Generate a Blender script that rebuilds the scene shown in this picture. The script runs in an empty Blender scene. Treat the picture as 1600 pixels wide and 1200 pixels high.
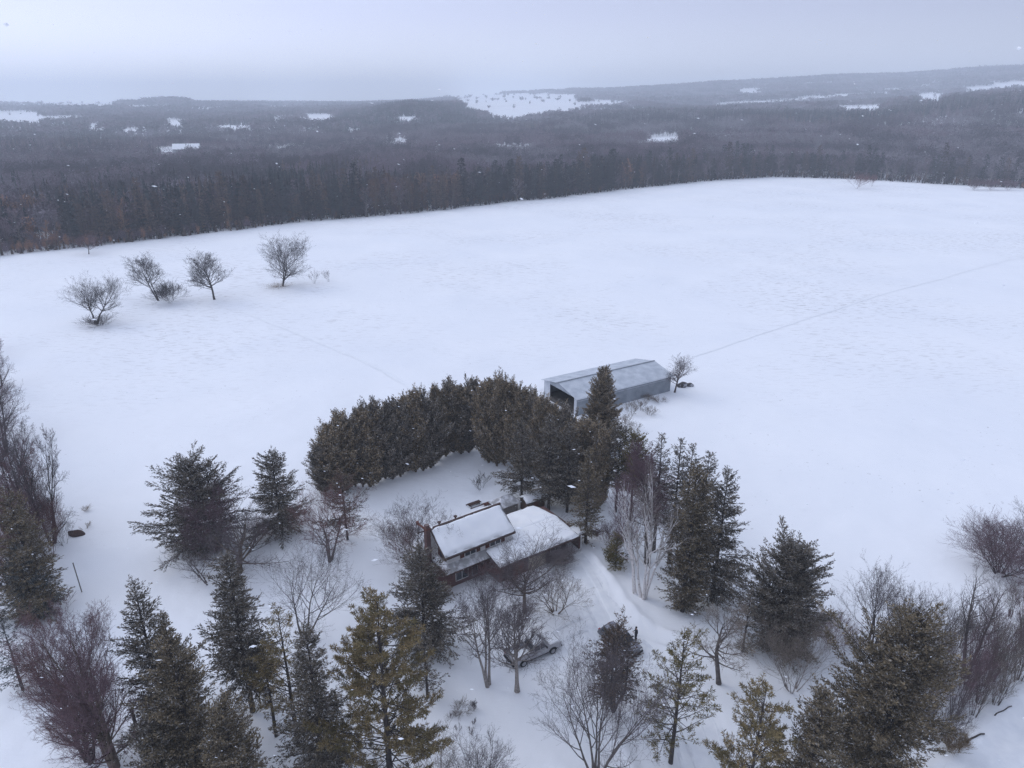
import bpy, bmesh, math, random
import numpy as np
C = bpy.context.scene
COL = C.collection
R = math.radians

# ------------------------------------------------------------------ camera
FPX, PITCH, CAMH = 1111.0, 21.6, 52.0
cam = bpy.data.cameras.new('camera')
cam.sensor_width = 36.0
cam.lens = 36.0 * FPX / 1600.0
cam.clip_start = 0.5
cam.clip_end = 30000.0
camo = bpy.data.objects.new('camera', cam)
camo.location = (0, 0, CAMH)
camo.rotation_euler = (R(90 - PITCH), 0, 0)
COL.objects.link(camo)
C.camera = camo

# ------------------------------------------------------------------ world
SUN_EL, SUN_AZ = 38.0, -60.0            # azimuth from +Y, clockwise
w = bpy.data.worlds.new('World')
C.world = w
w.use_nodes = True
nt = w.node_tree
for n in list(nt.nodes):
    nt.nodes.remove(n)
def N(tree, kind, **kw):
    n = tree.nodes.new(kind)
    for k, v in kw.items():
        setattr(n, k, v)
    return n
wo = N(nt, 'ShaderNodeOutputWorld')
bg = N(nt, 'ShaderNodeBackground')
bg.inputs['Strength'].default_value = 0.1
sky = N(nt, 'ShaderNodeTexSky', sky_type='NISHITA')
sky.sun_disc = False
sky.sun_elevation = R(SUN_EL)
sky.sun_rotation = R(SUN_AZ)
sky.dust_density = 3.0
sky.air_density = 1.0
tc = N(nt, 'ShaderNodeTexCoord')
sep = N(nt, 'ShaderNodeSeparateXYZ')
nt.links.new(tc.outputs['Generated'], sep.inputs[0])
ramp = N(nt, 'ShaderNodeValToRGB')       # cloud deck by elevation
cr = ramp.color_ramp
SKYC = [(0.0, (1.10, 1.16, 1.28)), (0.10, (0.72, 0.775, 1.03)), (0.20, (0.47, 0.54, 0.79)), (0.5, (0.66, 0.745, 0.98)), (1.0, (0.73, 0.81, 1.03))]
cr.elements[0].position, cr.elements[0].color = SKYC[0][0], SKYC[0][1] + (1,)
cr.elements[1].position, cr.elements[1].color = SKYC[-1][0], SKYC[-1][1] + (1,)
for p_, c_ in SKYC[1:-1]:
    e_ = cr.elements.new(p_)
    e_.color = c_ + (1,)
nt.links.new(sep.outputs['Z'], ramp.inputs[0])
azm = N(nt, 'ShaderNodeMath', operation='MULTIPLY_ADD')
azm.inputs[1].default_value = -0.66
azm.inputs[2].default_value = 1.05
nt.links.new(sep.outputs['X'], azm.inputs[0])
cn = N(nt, 'ShaderNodeTexNoise')
cn.inputs['Scale'].default_value = 2.2
cn.inputs['Detail'].default_value = 3.0
nt.links.new(tc.outputs['Generated'], cn.inputs['Vector'])
cnm = N(nt, 'ShaderNodeMath', operation='MULTIPLY_ADD')
cnm.inputs[1].default_value = 0.10
cnm.inputs[2].default_value = 0.95
nt.links.new(cn.outputs['Fac'], cnm.inputs[0])
mu = N(nt, 'ShaderNodeMath', operation='MULTIPLY')
nt.links.new(azm.outputs[0], mu.inputs[0])
nt.links.new(cnm.outputs[0], mu.inputs[1])
SKY_GAIN = 9.3
mu2 = N(nt, 'ShaderNodeMath', operation='MULTIPLY')
mu2.inputs[1].default_value = SKY_GAIN
nt.links.new(mu.outputs[0], mu2.inputs[0])
vm = N(nt, 'ShaderNodeVectorMath', operation='SCALE')
nt.links.new(ramp.outputs[0], vm.inputs[0])
nt.links.new(mu2.outputs[0], vm.inputs['Scale'])
mix = N(nt, 'ShaderNodeMix', data_type='RGBA')
mix.inputs[0].default_value = 0.92
nt.links.new(sky.outputs[0], mix.inputs[6])
nt.links.new(vm.outputs[0], mix.inputs[7])
nt.links.new(mix.outputs[2], bg.inputs['Color'])
nt.links.new(bg.outputs[0], wo.inputs['Surface'])

sl = bpy.data.lights.new('sun', 'SUN')
sl.energy = 0.5
sl.angle = R(25)
sl.color = (1.0, 0.96, 0.9)
so = bpy.data.objects.new('sun', sl)
so.rotation_euler = (R(90 - SUN_EL), 0, R(-SUN_AZ + 180))
so.location = (-60, 40, 120)
COL.objects.link(so)

C.view_settings.view_transform = 'Standard'
C.view_settings.look = 'None'
C.view_settings.exposure = 0.12
C.view_settings.gamma = 1.0
C.cycles.volume_bounces = 2
C.cycles.max_bounces = 6
C.cycles.diffuse_bounces = 3
C.cycles.use_denoising = True
C.cycles.denoising_prefilter = 'NONE'

# ------------------------------------------------------------------ maths
cP, sP = math.cos(R(PITCH)), math.sin(R(PITCH))
fv, rv, uv_ = np.array([0, cP, -sP]), np.array([1.0, 0, 0]), np.array([0, sP, cP])
CAM = np.array([0, 0, CAMH])

def at0(px, py, z=0.0):
    d = fv * FPX + rv * (px - 800) + uv_ * (600 - py)
    t = (z - CAMH) / d[2]
    return CAM + d * t

def proj(P):
    q = np.asarray(P, float) - CAM
    zc = q @ fv
    return 800 + FPX * (q @ rv) / zc, 600 - FPX * (q @ uv_) / zc, zc

class VNoise:
    def __init__(s, seed):
        s.t = np.random.default_rng(seed).random((256, 256))
    def __call__(s, x, y):
        x = np.asarray(x, float); y = np.asarray(y, float)
        xi = np.floor(x).astype(int); yi = np.floor(y).astype(int)
        fx = x - xi; fy = y - yi
        fx = fx * fx * (3 - 2 * fx); fy = fy * fy * (3 - 2 * fy)
        a = s.t[xi & 255, yi & 255]; b = s.t[(xi + 1) & 255, yi & 255]
        c = s.t[xi & 255, (yi + 1) & 255]; d = s.t[(xi + 1) & 255, (yi + 1) & 255]
        return (a * (1 - fx) + b * fx) * (1 - fy) + (c * (1 - fx) + d * fx) * fy
n1, n2, n3 = VNoise(1), VNoise(2), VNoise(3)

def sstep(x, a, b):
    t = np.clip((x - a) / (b - a), 0, 1)
    return t * t * (3 - 2 * t)

# edge of the big field (far tree line)
EDGE = [(-500, 470), (-200, 425), (0, 402), (150, 385), (350, 362), (560, 340), (700, 328), (860, 312), (1000, 294), (1100, 284),
        (1200, 277), (1300, 279), (1450, 288), (1600, 296), (1800, 306), (2300, 330)]
_e = np.array([at0(a, b)[:2] for a, b in EDGE])
EA, ER = np.arctan2(_e[:, 0], _e[:, 1]), np.hypot(_e[:, 0], _e[:, 1])
def edge_r(a):
    return np.interp(a, EA, ER)
def col_ang(px):
    return math.atan((px - 800) * cP / FPX)
TC = [-900, 0, 230, 270, 310, 530, 640, 750, 800, 900, 1100, 1300, 1600, 2500]
TR = [400, 600, 1000, 1500, 2000, 2600, 3500, 4200, 5000, 7000, 9500]
TZ = np.array([
    [-5, -5, -5, -5, -5, -5, -5, -5, -5, -5, -6, -7, -7, -7],
    [-8, -8, -8, -8, -8, -8, -7, -6, -6, -5, -5, -5, -4, -4],
    [-10, -10, -10, -10, -10, -10, -8, -5, -3, 0, 6, 10, 14, 14],
    [-8, -8, -8, -8, -8, -6, 2, 2, 4, 13, 20, 29, 50, 50],
    [0, 0, 0, 0, 0, 8, 46, 20, 16, 22, 28, 38, 62, 62],
    [8, 8, 10, 10, 10, 18, 40, 50, 53, 50, 34, 44, 70, 70],
    [22, 22, 26, 28, 26, 28, 36, 58, 62, 62, 60, 80, 100, 100],
    [34, 34, 44, 56, 44, 34, 40, 70, 80, 90, 100, 130, 160, 160],
    [40, 40, 41, 42, 41, 38, 52, 88, 100, 122, 156, 188, 226, 226],
    [44, 44, 44, 44, 44, 44, 50, 70, 80, 100, 140, 170, 210, 210],
    [30, 30, 30, 30, 30, 30, 30, 30, 30, 40, 50, 60, 80, 80]], float)
TA = np.array([col_ang(c) for c in TC])
TRL = np.log(np.array(TR, float))

def table_z(a, r):
    lr = np.log(np.clip(r, 401, 9499))
    j = np.clip(np.searchsorted(TRL, lr) - 1, 0, len(TR) - 2)
    t = (lr - TRL[j]) / (TRL[j + 1] - TRL[j])
    t = t * t * (3 - 2 * t)
    i = np.clip(np.searchsorted(TA, a) - 1, 0, len(TC) - 2)
    s = np.clip((a - TA[i]) / (TA[i + 1] - TA[i]), 0, 1)
    s = s * s * (3 - 2 * s) * 0.5 + s * 0.5
    z = (TZ[j, i] * (1 - s) + TZ[j, i + 1] * s) * (1 - t) + (TZ[j + 1, i] * (1 - s) + TZ[j + 1, i + 1] * s) * t
    return z

def seg_dist(x, y, pts):
    d = np.full(np.shape(x), 1e9)
    for (x0, y0), (x1, y1) in zip(pts[:-1], pts[1:]):
        dx, dy = x1 - x0, y1 - y0
        t = np.clip(((x - x0) * dx + (y - y0) * dy) / (dx * dx + dy * dy), 0, 1)
        d = np.minimum(d, np.hypot(x - x0 - t * dx, y - y0 - t * dy))
    return d
def pxpath(l):
    return [tuple(at0(a, b)[:2]) for a, b in l]
DRIVE = pxpath([(880, 868), (905, 900), (930, 945), (950, 985), (1000, 1035), (1075, 1120), (1120, 1230)])
BANK = pxpath([(925, 868), (945, 893), (962, 912), (985, 948), (1003, 968), (1040, 990), (1085, 1010)])
BANK2 = pxpath([(890, 1030), (905, 1060), (960, 1140), (1000, 1220)])
TRUCKT = pxpath([(835, 1020), (890, 985), (935, 965)])
ROADE = pxpath([(1440, 1230), (1500, 1172), (1530, 1150), (1560, 1112), (1600, 1085), (1700, 1020), (1900, 930)])

def terr(x, y):
    x = np.asarray(x, float); y = np.asarray(y, float)
    r = np.hypot(x, y); a = np.arctan2(x, y)
    re = edge_r(a)
    wgt = sstep(r, re - 8, re + 170)
    z = table_z(a, np.maximum(r, 401)) * wgt
    far = sstep(r, 700, 1800)
    z = z + far * (n1(x / 320 + 9, y / 320 + 3) - 0.5) * 14 * np.where(r > 0, 1, 1)
    fld = 1 - wgt
    # gentle undulation of the field and yard
    amp = sstep(r, 60, 160)
    z = z + fld * ((n2(x / 45 + 50, y / 45 + 50) - 0.5) * (0.25 + 0.9 * amp) + (n3(x / 9 + 7, y / 9 + 7) - 0.5) * 0.30
                   + (n1(x / 2.6, y / 2.6) - 0.5) * 0.16 * (1 - sstep(r, 90, 170)) + (n2(x / 0.9, y / 0.9) - 0.5) * 0.07 * (1 - sstep(r, 80, 120)))
    near = r < 130
    if np.any(near):
        xn, yn = x[near] if x.ndim else x, y[near] if y.ndim else y
        dz = np.zeros(np.shape(xn))
        dd = seg_dist(xn, yn, DRIVE)
        dz -= 0.16 * (1 - sstep(dd, 2.2, 3.4))
        for off in (0.85, 2.0):
            dz -= 0.11 * np.exp(-((dd - off) / 0.22) ** 2)
        bb = seg_dist(xn, yn, BANK)
        dz += (0.42 * np.exp(-(bb / 0.55) ** 2)) * (0.4 + 0.9 * n2(xn / 1.1, yn / 1.1))
        b2 = seg_dist(xn, yn, BANK2)
        dz += (0.3 * np.exp(-(b2 / 0.6) ** 2)) * (0.4 + 0.9 * n2(xn / 1.3, yn / 1.3))
        tt = seg_dist(xn, yn, TRUCKT)
        dz -= 0.07 * np.exp(-((tt - 0.8) / 0.25) ** 2)
        rr = seg_dist(xn, yn, ROADE)
        dz += 0.35 * np.exp(-((rr - 0.2) / 0.7) ** 2) * (0.4 + 0.9 * n3(xn / 1.2, yn / 1.2))
        if x.ndim:
            z[near] += dz
        else:
            z = z + dz
    return z

def at(px, py):
    z = 0.0
    for _ in range(5):
        p = at0(px, py, z)
        z = float(terr(p[0], p[1]))
    return np.array([p[0], p[1], z])

def solve_h(b, ty):
    lo, hi = 0.0, 70.0
    for _ in range(40):
        m = (lo + hi) / 2
        if proj(b + np.array([0, 0, m]))[1] > ty:
            lo = m
        else:
            hi = m
    return lo

# ------------------------------------------------------------------ materials
MATS = {}
def pbr(name, col, rough=0.85, col2=None, scale=4.0, detail=4.0, bump=0.0, bscale=None, spec=0.25, island=0.0, metal=0.0, coords='Object', lo=0.35, hi=0.65):
    if name in MATS:
        return MATS[name]
    m = bpy.data.materials.new(name)
    m.use_nodes = True
    t = m.node_tree
    b = t.nodes['Principled BSDF']
    b.inputs['Roughness'].default_value = rough
    b.inputs['Metallic'].default_value = metal
    b.inputs['Specular IOR Level'].default_value = spec
    b.inputs['Base Color'].default_value = (*col, 1)
    src = None
    co = N(t, 'ShaderNodeTexCoord')
    if col2 is not None:
        nz = N(t, 'ShaderNodeTexNoise')
        nz.inputs['Scale'].default_value = scale
        nz.inputs['Detail'].default_value = detail
        t.links.new(co.outputs[coords], nz.inputs['Vector'])
        mr = N(t, 'ShaderNodeMapRange')
        mr.inputs[1].default_value, mr.inputs[2].default_value = lo, hi
        t.links.new(nz.outputs['Fac'], mr.inputs[0])
        mx = N(t, 'ShaderNodeMix', data_type='RGBA')
        mx.inputs[6].default_value = (*col, 1)
        mx.inputs[7].default_value = (*col2, 1)
        t.links.new(mr.outputs[0], mx.inputs[0])
        src = mx.outputs[2]
    if island > 0:
        g = N(t, 'ShaderNodeNewGeometry')
        ma = N(t, 'ShaderNodeMapRange')
        ma.inputs[3].default_value, ma.inputs[4].default_value = 1 - island, 1 + island
        t.links.new(g.outputs['Random Per Island'], ma.inputs[0])
        vs = N(t, 'ShaderNodeVectorMath', operation='SCALE')
        if src is None:
            vs.inputs[0].default_value = col
        else:
            t.links.new(src, vs.inputs[0])
        t.links.new(ma.outputs[0], vs.inputs['Scale'])
        src = vs.outputs[0]
    if src is not None:
        t.links.new(src, b.inputs['Base Color'])
    if bump > 0:
        nb = N(t, 'ShaderNodeTexNoise')
        nb.inputs['Scale'].default_value = bscale or scale * 3
        nb.inputs['Detail'].default_value = 5
        t.links.new(co.outputs[coords], nb.inputs['Vector'])
        bp = N(t, 'ShaderNodeBump')
        bp.inputs['Strength'].default_value = bump
        bp.inputs['Distance'].default_value = 0.05
        t.links.new(nb.outputs['Fac'], bp.inputs['Height'])
        t.links.new(bp.outputs[0], b.inputs['Normal'])
    MATS[name] = m
    return m

def foliage(name, col, col2, snow=0.03, scale=0.9):
    """needle sprays: two tones in clumps, a random tone per spray, some sprays greyed, part snow dust, part brightness painted into dark crowns"""
    m = pbr(name, col, rough=0.8, col2=col2, scale=scale, detail=3, island=0.65, spec=0.15)
    if snow > 0:
        t = m.node_tree
        b = t.nodes['Principled BSDF']
        src = b.inputs['Base Color'].links[0].from_socket
        g = N(t, 'ShaderNodeNewGeometry')
        wn = N(t, 'ShaderNodeTexWhiteNoise', noise_dimensions='1D')
        t.links.new(g.outputs['Random Per Island'], wn.inputs['W'])
        lt = N(t, 'ShaderNodeMath', operation='LESS_THAN')
        lt.inputs[1].default_value = snow
        t.links.new(wn.outputs['Value'], lt.inputs[0])
        mx = N(t, 'ShaderNodeMix', data_type='RGBA')
        mx.inputs[7].default_value = (0.36, 0.345, 0.33, 1)  # pale grey puts light into the dark crowns by colour, beyond slight snow dust
        t.links.new(src, mx.inputs[6])
        t.links.new(lt.outputs[0], mx.inputs[0])
        t.links.new(mx.outputs[2], b.inputs['Base Color'])
    return m

def snow_ground():
    m = bpy.data.materials.new('field_snow')
    m.use_nodes = True
    t = m.node_tree
    b = t.nodes['Principled BSDF']
    b.inputs['Roughness'].default_value = 0.75
    b.inputs['Specular IOR Level'].default_value = 0.2
    co = N(t, 'ShaderNodeTexCoord')
    o = co.outputs['Object']
    def noise(sc, det, rough=0.5):
        nz = N(t, 'ShaderNodeTexNoise')
        nz.inputs['Scale'].default_value = sc
        nz.inputs['Detail'].default_value = det
        nz.inputs['Roughness'].default_value = rough
        t.links.new(o, nz.inputs['Vector'])
        return nz.outputs['Fac']
    def rng(s, a, c, x=0.0, y=1.0):
        mr = N(t, 'ShaderNodeMapRange')
        mr.inputs[1].default_value, mr.inputs[2].default_value = a, c
        mr.inputs[3].default_value, mr.inputs[4].default_value = x, y
        t.links.new(s, mr.inputs[0])
        return mr.outputs[0]
    def mul(a, c):
        q = N(t, 'ShaderNodeMath', operation='MULTIPLY')
        t.links.new(a, q.inputs[0]); t.links.new(c, q.inputs[1])
        return q.outputs[0]
    # wind-packed tone
    tone = rng(noise(0.03, 5, 0.6), 0.3, 0.7)
    mx = N(t, 'ShaderNodeMix', data_type='RGBA')
    mx.inputs[6].default_value = (0.845, 0.86, 0.885, 1)
    mx.inputs[7].default_value = (0.905, 0.91, 0.92, 1)
    t.links.new(tone, mx.inputs[0])
    # stubble poking through thin snow in patches
    patch = rng(noise(0.016, 4, 0.6), 0.44, 0.62)
    # stubble in rows: stretch one axis
    mp = N(t, 'ShaderNodeMapping')
    mp.inputs['Rotation'].default_value = (0, 0, R(20))
    mp.inputs['Scale'].default_value = (0.5, 1.6, 1.0)
    t.links.new(o, mp.inputs['Vector'])
    ns = N(t, 'ShaderNodeTexNoise')
    ns.inputs['Scale'].default_value = 0.8
    ns.inputs['Detail'].default_value = 4
    ns.inputs['Roughness'].default_value = 0.65
    t.links.new(mp.outputs[0], ns.inputs['Vector'])
    speck = rng(ns.outputs['Fac'], 0.53, 0.66)
    ln = N(t, 'ShaderNodeVectorMath', operation='LENGTH')
    t.links.new(o, ln.inputs[0])
    far = rng(ln.outputs['Value'], 90, 200)
    fac = mul(mul(patch, speck), far)
    sc = N(t, 'ShaderNodeMath', operation='MULTIPLY')
    sc.inputs[1].default_value = 0.5
    t.links.new(fac, sc.inputs[0])
    mx2 = N(t, 'ShaderNodeMix', data_type='RGBA')
    mx2.inputs[7].default_value = (0.30, 0.27, 0.25, 1)
    t.links.new(mx.outputs[2], mx2.inputs[6])
    t.links.new(sc.outputs[0], mx2.inputs[0])
    # single weeds/clods everywhere, sparse
    spk = rng(noise(1.6, 2, 0.5), 0.70, 0.74)
    pt2 = rng(noise(0.05, 3, 0.5), 0.45, 0.7)
    f2 = mul(spk, pt2)
    mx3 = N(t, 'ShaderNodeMix', data_type='RGBA')
    mx3.inputs[7].default_value = (0.25, 0.22, 0.2, 1)
    t.links.new(mx2.outputs[2], mx3.inputs[6])
    s3 = N(t, 'ShaderNodeMath', operation='MULTIPLY')
    s3.inputs[1].default_value = 0.6
    t.links.new(f2, s3.inputs[0])
    t.links.new(s3.outputs[0], mx3.inputs[0])
    t.links.new(mx3.outputs[2], b.inputs['Base Color'])
    bp = N(t, 'ShaderNodeBump')
    bp.inputs['Strength'].default_value = 0.5
    bp.inputs['Distance'].default_value = 0.25
    ad = N(t, 'ShaderNodeMath', operation='ADD')
    t.links.new(noise(0.35, 6, 0.6), ad.inputs[0])
    q = N(t, 'ShaderNodeMath', operation='MULTIPLY')
    q.inputs[1].default_value = 0.35
    t.links.new(ns.outputs['Fac'], q.inputs[0])
    t.links.new(q.outputs[0], ad.inputs[1])
    t.links.new(ad.outputs[0], bp.inputs['Height'])
    t.links.new(bp.outputs[0], b.inputs['Normal'])
    return m

M_SNOW = pbr('snow', (0.86, 0.87, 0.89), 0.75, (0.91, 0.915, 0.92), 0.8, bump=0.25, bscale=3)
M_PACK = pbr('packed_snow', (0.80, 0.815, 0.84), 0.7, (0.88, 0.89, 0.90), 0.9, bump=0.5, bscale=4, detail=6)
M_TRAIL = pbr('trodden_snow', (0.835, 0.85, 0.87), 0.75, (0.89, 0.90, 0.91), 0.9, bump=0.4, bscale=4)
M_SPRUCE = foliage('spruce_needles', (0.100, 0.088, 0.070), (0.190, 0.158, 0.118), 0.14)
M_SPRUCEB = foliage('brown_green_needles', (0.128, 0.104, 0.070), (0.225, 0.176, 0.108), 0.12)
M_BLUE = foliage('blue_green_needles', (0.085, 0.095, 0.094), (0.15, 0.158, 0.152), 0.14)
M_CEDAR = foliage('cedar_scales', (0.175, 0.142, 0.098), (0.325, 0.250, 0.160), 0.12)
M_CEDARD = foliage('dark_cedar_scales', (0.145, 0.128, 0.104), (0.265, 0.222, 0.172), 0.12)
M_PINE = foliage('pine_needles', (0.150, 0.122, 0.058), (0.250, 0.185, 0.092), 0.03, 0.7)
M_PINEG = foliage('green_pine_needles', (0.105, 0.092, 0.040), (0.185, 0.145, 0.060), 0.015, 0.7)
M_SPARSE = foliage('rusty_needles', (0.085, 0.068, 0.052), (0.150, 0.105, 0.075), 0.02)
M_BARK = pbr('grey_bark', (0.085, 0.072, 0.066), 0.9, (0.15, 0.13, 0.12), 3)
M_BARKD = pbr('dark_bark', (0.045, 0.038, 0.036), 0.9, (0.085, 0.072, 0.066), 3)
M_BARKB = pbr('brown_bark', (0.10, 0.075, 0.058), 0.9, (0.17, 0.13, 0.10), 3)
M_BIRCH = pbr('birch_bark', (0.72, 0.68, 0.66), 0.8, (0.30, 0.27, 0.25), 5, lo=0.55, hi=0.7)
M_PALE = pbr('pale_bark', (0.36, 0.32, 0.29), 0.85, (0.20, 0.175, 0.16), 5)
M_TWIG = pbr('grey_twigs', (0.125, 0.105, 0.108), 0.9, island=0.3)
M_TWIGP = pbr('purple_twigs', (0.150, 0.098, 0.108), 0.9, island=0.35)
M_TWIGR = pbr('red_brown_twigs', (0.165, 0.092, 0.088), 0.9, island=0.35)
M_TWIGD = pbr('dark_twigs', (0.058, 0.048, 0.05), 0.9, island=0.3)
M_TWIGB = pbr('tan_twigs', (0.20, 0.165, 0.14), 0.9, island=0.3)
M_GRASS = pbr('dead_grass', (0.22, 0.16, 0.10), 0.95, island=0.4)

# ------------------------------------------------------------------ objects
def tag(o, label=None, cat=None, group=None, kind=None):
    if label: o['label'] = label
    if cat: o['category'] = cat
    if group: o['group'] = group
    if kind: o['kind'] = kind
    return o
def empty(name, loc, rz=0.0):
    o = bpy.data.objects.new(name, None)
    o.location = [float(v) for v in loc]
    o.rotation_euler = (0, 0, rz)
    o.empty_display_size = 0.3
    COL.objects.link(o)
    return o
def raw_mesh(name, V, faces, mats, smooth=False):
    """faces: list of (array n x k, material index or array)"""
    me = bpy.data.meshes.new(name)
    V = np.asarray(V, np.float32)
    me.vertices.add(len(V))
    me.vertices.foreach_set('co', V.ravel())
    lv, ls, lt, mi = [], [], [], []
    off = 0
    for F, m in faces:
        F = np.asarray(F, np.int32)
        if F.size == 0:
            continue
        n, k = F.shape
        lv.append(F.ravel()); ls.append(off + np.arange(n) * k); lt.append(np.full(n, k))
        mi.append(np.full(n, m) if np.isscalar(m) else np.asarray(m))
        off += n * k
    lv = np.concatenate(lv).astype(np.int32); ls = np.concatenate(ls).astype(np.int32)
    lt = np.concatenate(lt).astype(np.int32); mi = np.concatenate(mi).astype(np.int32)
    me.loops.add(len(lv)); me.loops.foreach_set('vertex_index', lv)
    me.polygons.add(len(ls)); me.polygons.foreach_set('loop_start', ls)
    try:
        me.polygons.foreach_set('loop_total', lt)
    except Exception:
        pass
    me.polygons.foreach_set('material_index', mi)
    me.polygons.foreach_set('use_smooth', np.full(len(ls), bool(smooth)))
    for m in mats:
        me.materials.append(m)
    me.update(calc_edges=True)
    return me
def link(name, me, parent=None, loc=(0, 0, 0), rz=0.0):
    o = bpy.data.objects.new(name, me)
    o.location = [float(v) for v in loc]
    o.rotation_euler = (0, 0, rz)
    if parent is not None:
        o.parent = parent
    COL.objects.link(o)
    return o

class G:
    """collects solids and links them as one mesh"""
    def __init__(s):
        s.V, s.F = [], []
    def add(s, V, F, m=0):
        b = len(s.V)
        s.V += [tuple(v) for v in V]
        s.F += [([b + i for i in f], m) for f in F]
        return s
    def hexa(s, p, m=0):          # 4 bottom, 4 top
        return s.add(p, [(3, 2, 1, 0), (4, 5, 6, 7), (0, 1, 5, 4), (1, 2, 6, 5), (2, 3, 7, 6), (3, 0, 4, 7)], m)
    def box(s, x0, x1, y0, y1, z0, z1, m=0):
        return s.hexa([(x0, y0, z0), (x1, y0, z0), (x1, y1, z0), (x0, y1, z0), (x0, y0, z1), (x1, y0, z1), (x1, y1, z1), (x0, y1, z1)], m)
    def prism(s, prof, y0, y1, m=0):      # profile in xz, extruded along y
        n = len(prof)
        V = [(x, y0, z) for x, z in prof] + [(x, y1, z) for x, z in prof]
        F = [tuple(range(n)), tuple(range(2 * n - 1, n - 1, -1))] + [(i + n, (i + 1) % n + n, (i + 1) % n, i) for i in range(n)]
        return s.add(V, F, m)
    def prismx(s, prof, x0, x1, m=0):     # profile in yz, extruded along x
        n = len(prof)
        V = [(x0, y, z) for y, z in prof] + [(x1, y, z) for y, z in prof]
        F = [tuple(range(n)), tuple(range(2 * n - 1, n - 1, -1))] + [(i + n, (i + 1) % n + n, (i + 1) % n, i) for i in range(n)]
        return s.add(V, F, m)
    def slab(s, q, t, m=0):        # quad (4 pts) thickened downwards by t
        q = [np.array(p, float) for p in q]
        return s.hexa([p - np.array([0, 0, t]) for p in q] + q, m)
    def cyl(s, c, ax, r, l, n=14, m=0, r2=None):
        r2 = r if r2 is None else r2
        ax = np.array(ax, float); ax /= np.linalg.norm(ax)
        ref = np.array([0, 0, 1.0]) if abs(ax[2]) < 0.9 else np.array([1.0, 0, 0])
        a = np.cross(ax, ref); a /= np.linalg.norm(a); b = np.cross(ax, a)
        c = np.array(c, float)
        V = [c + r * (math.cos(2 * math.pi * i / n) * a + math.sin(2 * math.pi * i / n) * b) for i in range(n)]
        V += [c + ax * l + r2 * (math.cos(2 * math.pi * i / n) * a + math.sin(2 * math.pi * i / n) * b) for i in range(n)]
        F = [tuple(range(n - 1, -1, -1)), tuple(range(n, 2 * n))] + [(i, (i + 1) % n, (i + 1) % n + n, i + n) for i in range(n)]
        return s.add(V, F, m)
    def build(s, name, mats, parent=None, bevel=0.0, loc=(0, 0, 0), rz=0.0, smooth=False):
        if not isinstance(mats, (list, tuple)):
            mats = [mats]
        me = bpy.data.meshes.new(name)
        bm = bmesh.new()
        vs = [bm.verts.new([float(c) for c in v]) for v in s.V]
        for f, m in s.F:
            try:
                fc = bm.faces.new([vs[i] for i in f])
                fc.material_index = m
                fc.smooth = smooth
            except ValueError:
                pass
        bmesh.ops.recalc_face_normals(bm, faces=bm.faces)
        if bevel > 0:
            bmesh.ops.bevel(bm, geom=list(bm.edges), offset=bevel, segments=2, affect='EDGES', profile=0.5, clamp_overlap=True)
        bm.to_mesh(me); bm.free()
        for m in mats:
            me.materials.append(m)
        return link(name, me, parent, loc, rz)

# ------------------------------------------------------------------ ground sheet
def build_ground():
    az = np.concatenate([np.arange(-180, -60, 6.0), np.arange(-60, -46, 1.0), np.arange(-46, 46, 0.16), np.arange(46, 60, 1.0), np.arange(60, 180, 6.0)])
    rr = [6.0]
    while rr[-1] < 9300:
        rr.append(rr[-1] + max(0.35, 0.0075 * rr[-1]))
    rr = np.array(rr)
    A, RR = np.meshgrid(np.radians(az), rr)
    X, Y = RR * np.sin(A), RR * np.cos(A)
    Z = terr(X, Y)
    V = np.stack([X, Y, Z], -1).reshape(-1, 3)
    n, k = RR.shape
    i = np.arange(n - 1)[:, None] * k
    j = np.arange(k)[None, :]
    j2 = (j + 1) % k
    F = np.stack([i + j, i + k + j, i + k + j2, i + j2], -1).reshape(-1, 4)[:, ::-1]
    V = np.concatenate([V, [[0, 0, 0]]])
    cidx = len(V) - 1
    T = np.stack([np.full(k, cidx), np.arange(k), (np.arange(k) + 1) % k], -1)[:, ::-1]
    me = raw_mesh('ground', V, [(F, 0), (T, 0)], [snow_ground()], smooth=True)
    tag(link('ground', me), kind='structure')
build_ground()

def strip(name, pts, wl, wr, mat, step=0.5, off=0.012, wob=0.0, seed=0):
    """a sheet draped on the ground along a path"""
    pts = np.array(pts, float)
    d = np.concatenate([[0], np.cumsum(np.hypot(*np.diff(pts, axis=0).T))])
    s = np.arange(0, d[-1], step)
    x = np.interp(s, d, pts[:, 0]); y = np.interp(s, d, pts[:, 1])
    ker = np.ones(9) / 9
    if len(s) > 20:
        xs = np.convolve(np.pad(x, 4, 'edge'), ker, 'valid'); ys = np.convolve(np.pad(y, 4, 'edge'), ker, 'valid')
        x, y = xs, ys
    tx, ty = np.gradient(x), np.gradient(y)
    ln = np.hypot(tx, ty); nx, ny = -ty / ln, tx / ln
    m = max(3, int((wl + wr) / step) + 1)
    rows = []
    for q in range(m):
        f = q / (m - 1)
        o = wl * (1 - f) - wr * f
        if wob:
            o = o * (1 + wob * (n2(s / 3.0 + seed, np.full_like(s, 3.3)) - 0.5))
        px_, py_ = x + nx * o, y + ny * o
        e = 0.0
        rows.append(np.stack([px_, py_, terr(px_, py_) + off], -1))
    V = np.stack(rows, 1)
    n, k, _ = V.shape
    i = np.arange(n - 1)[:, None] * k
    j = np.arange(k - 1)[None, :]
    F = np.stack([i + j, i + k + j, i + k + j + 1, i + j + 1], -1).reshape(-1, 4)
    me = raw_mesh(name, V.reshape(-1, 3), [(F, 0)], [mat], smooth=True)
    return tag(link(name, me), kind='structure')
strip('driveway', DRIVE, 2.6, 2.6, M_PACK, 0.4, 0.03, 0.5, 4)
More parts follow.
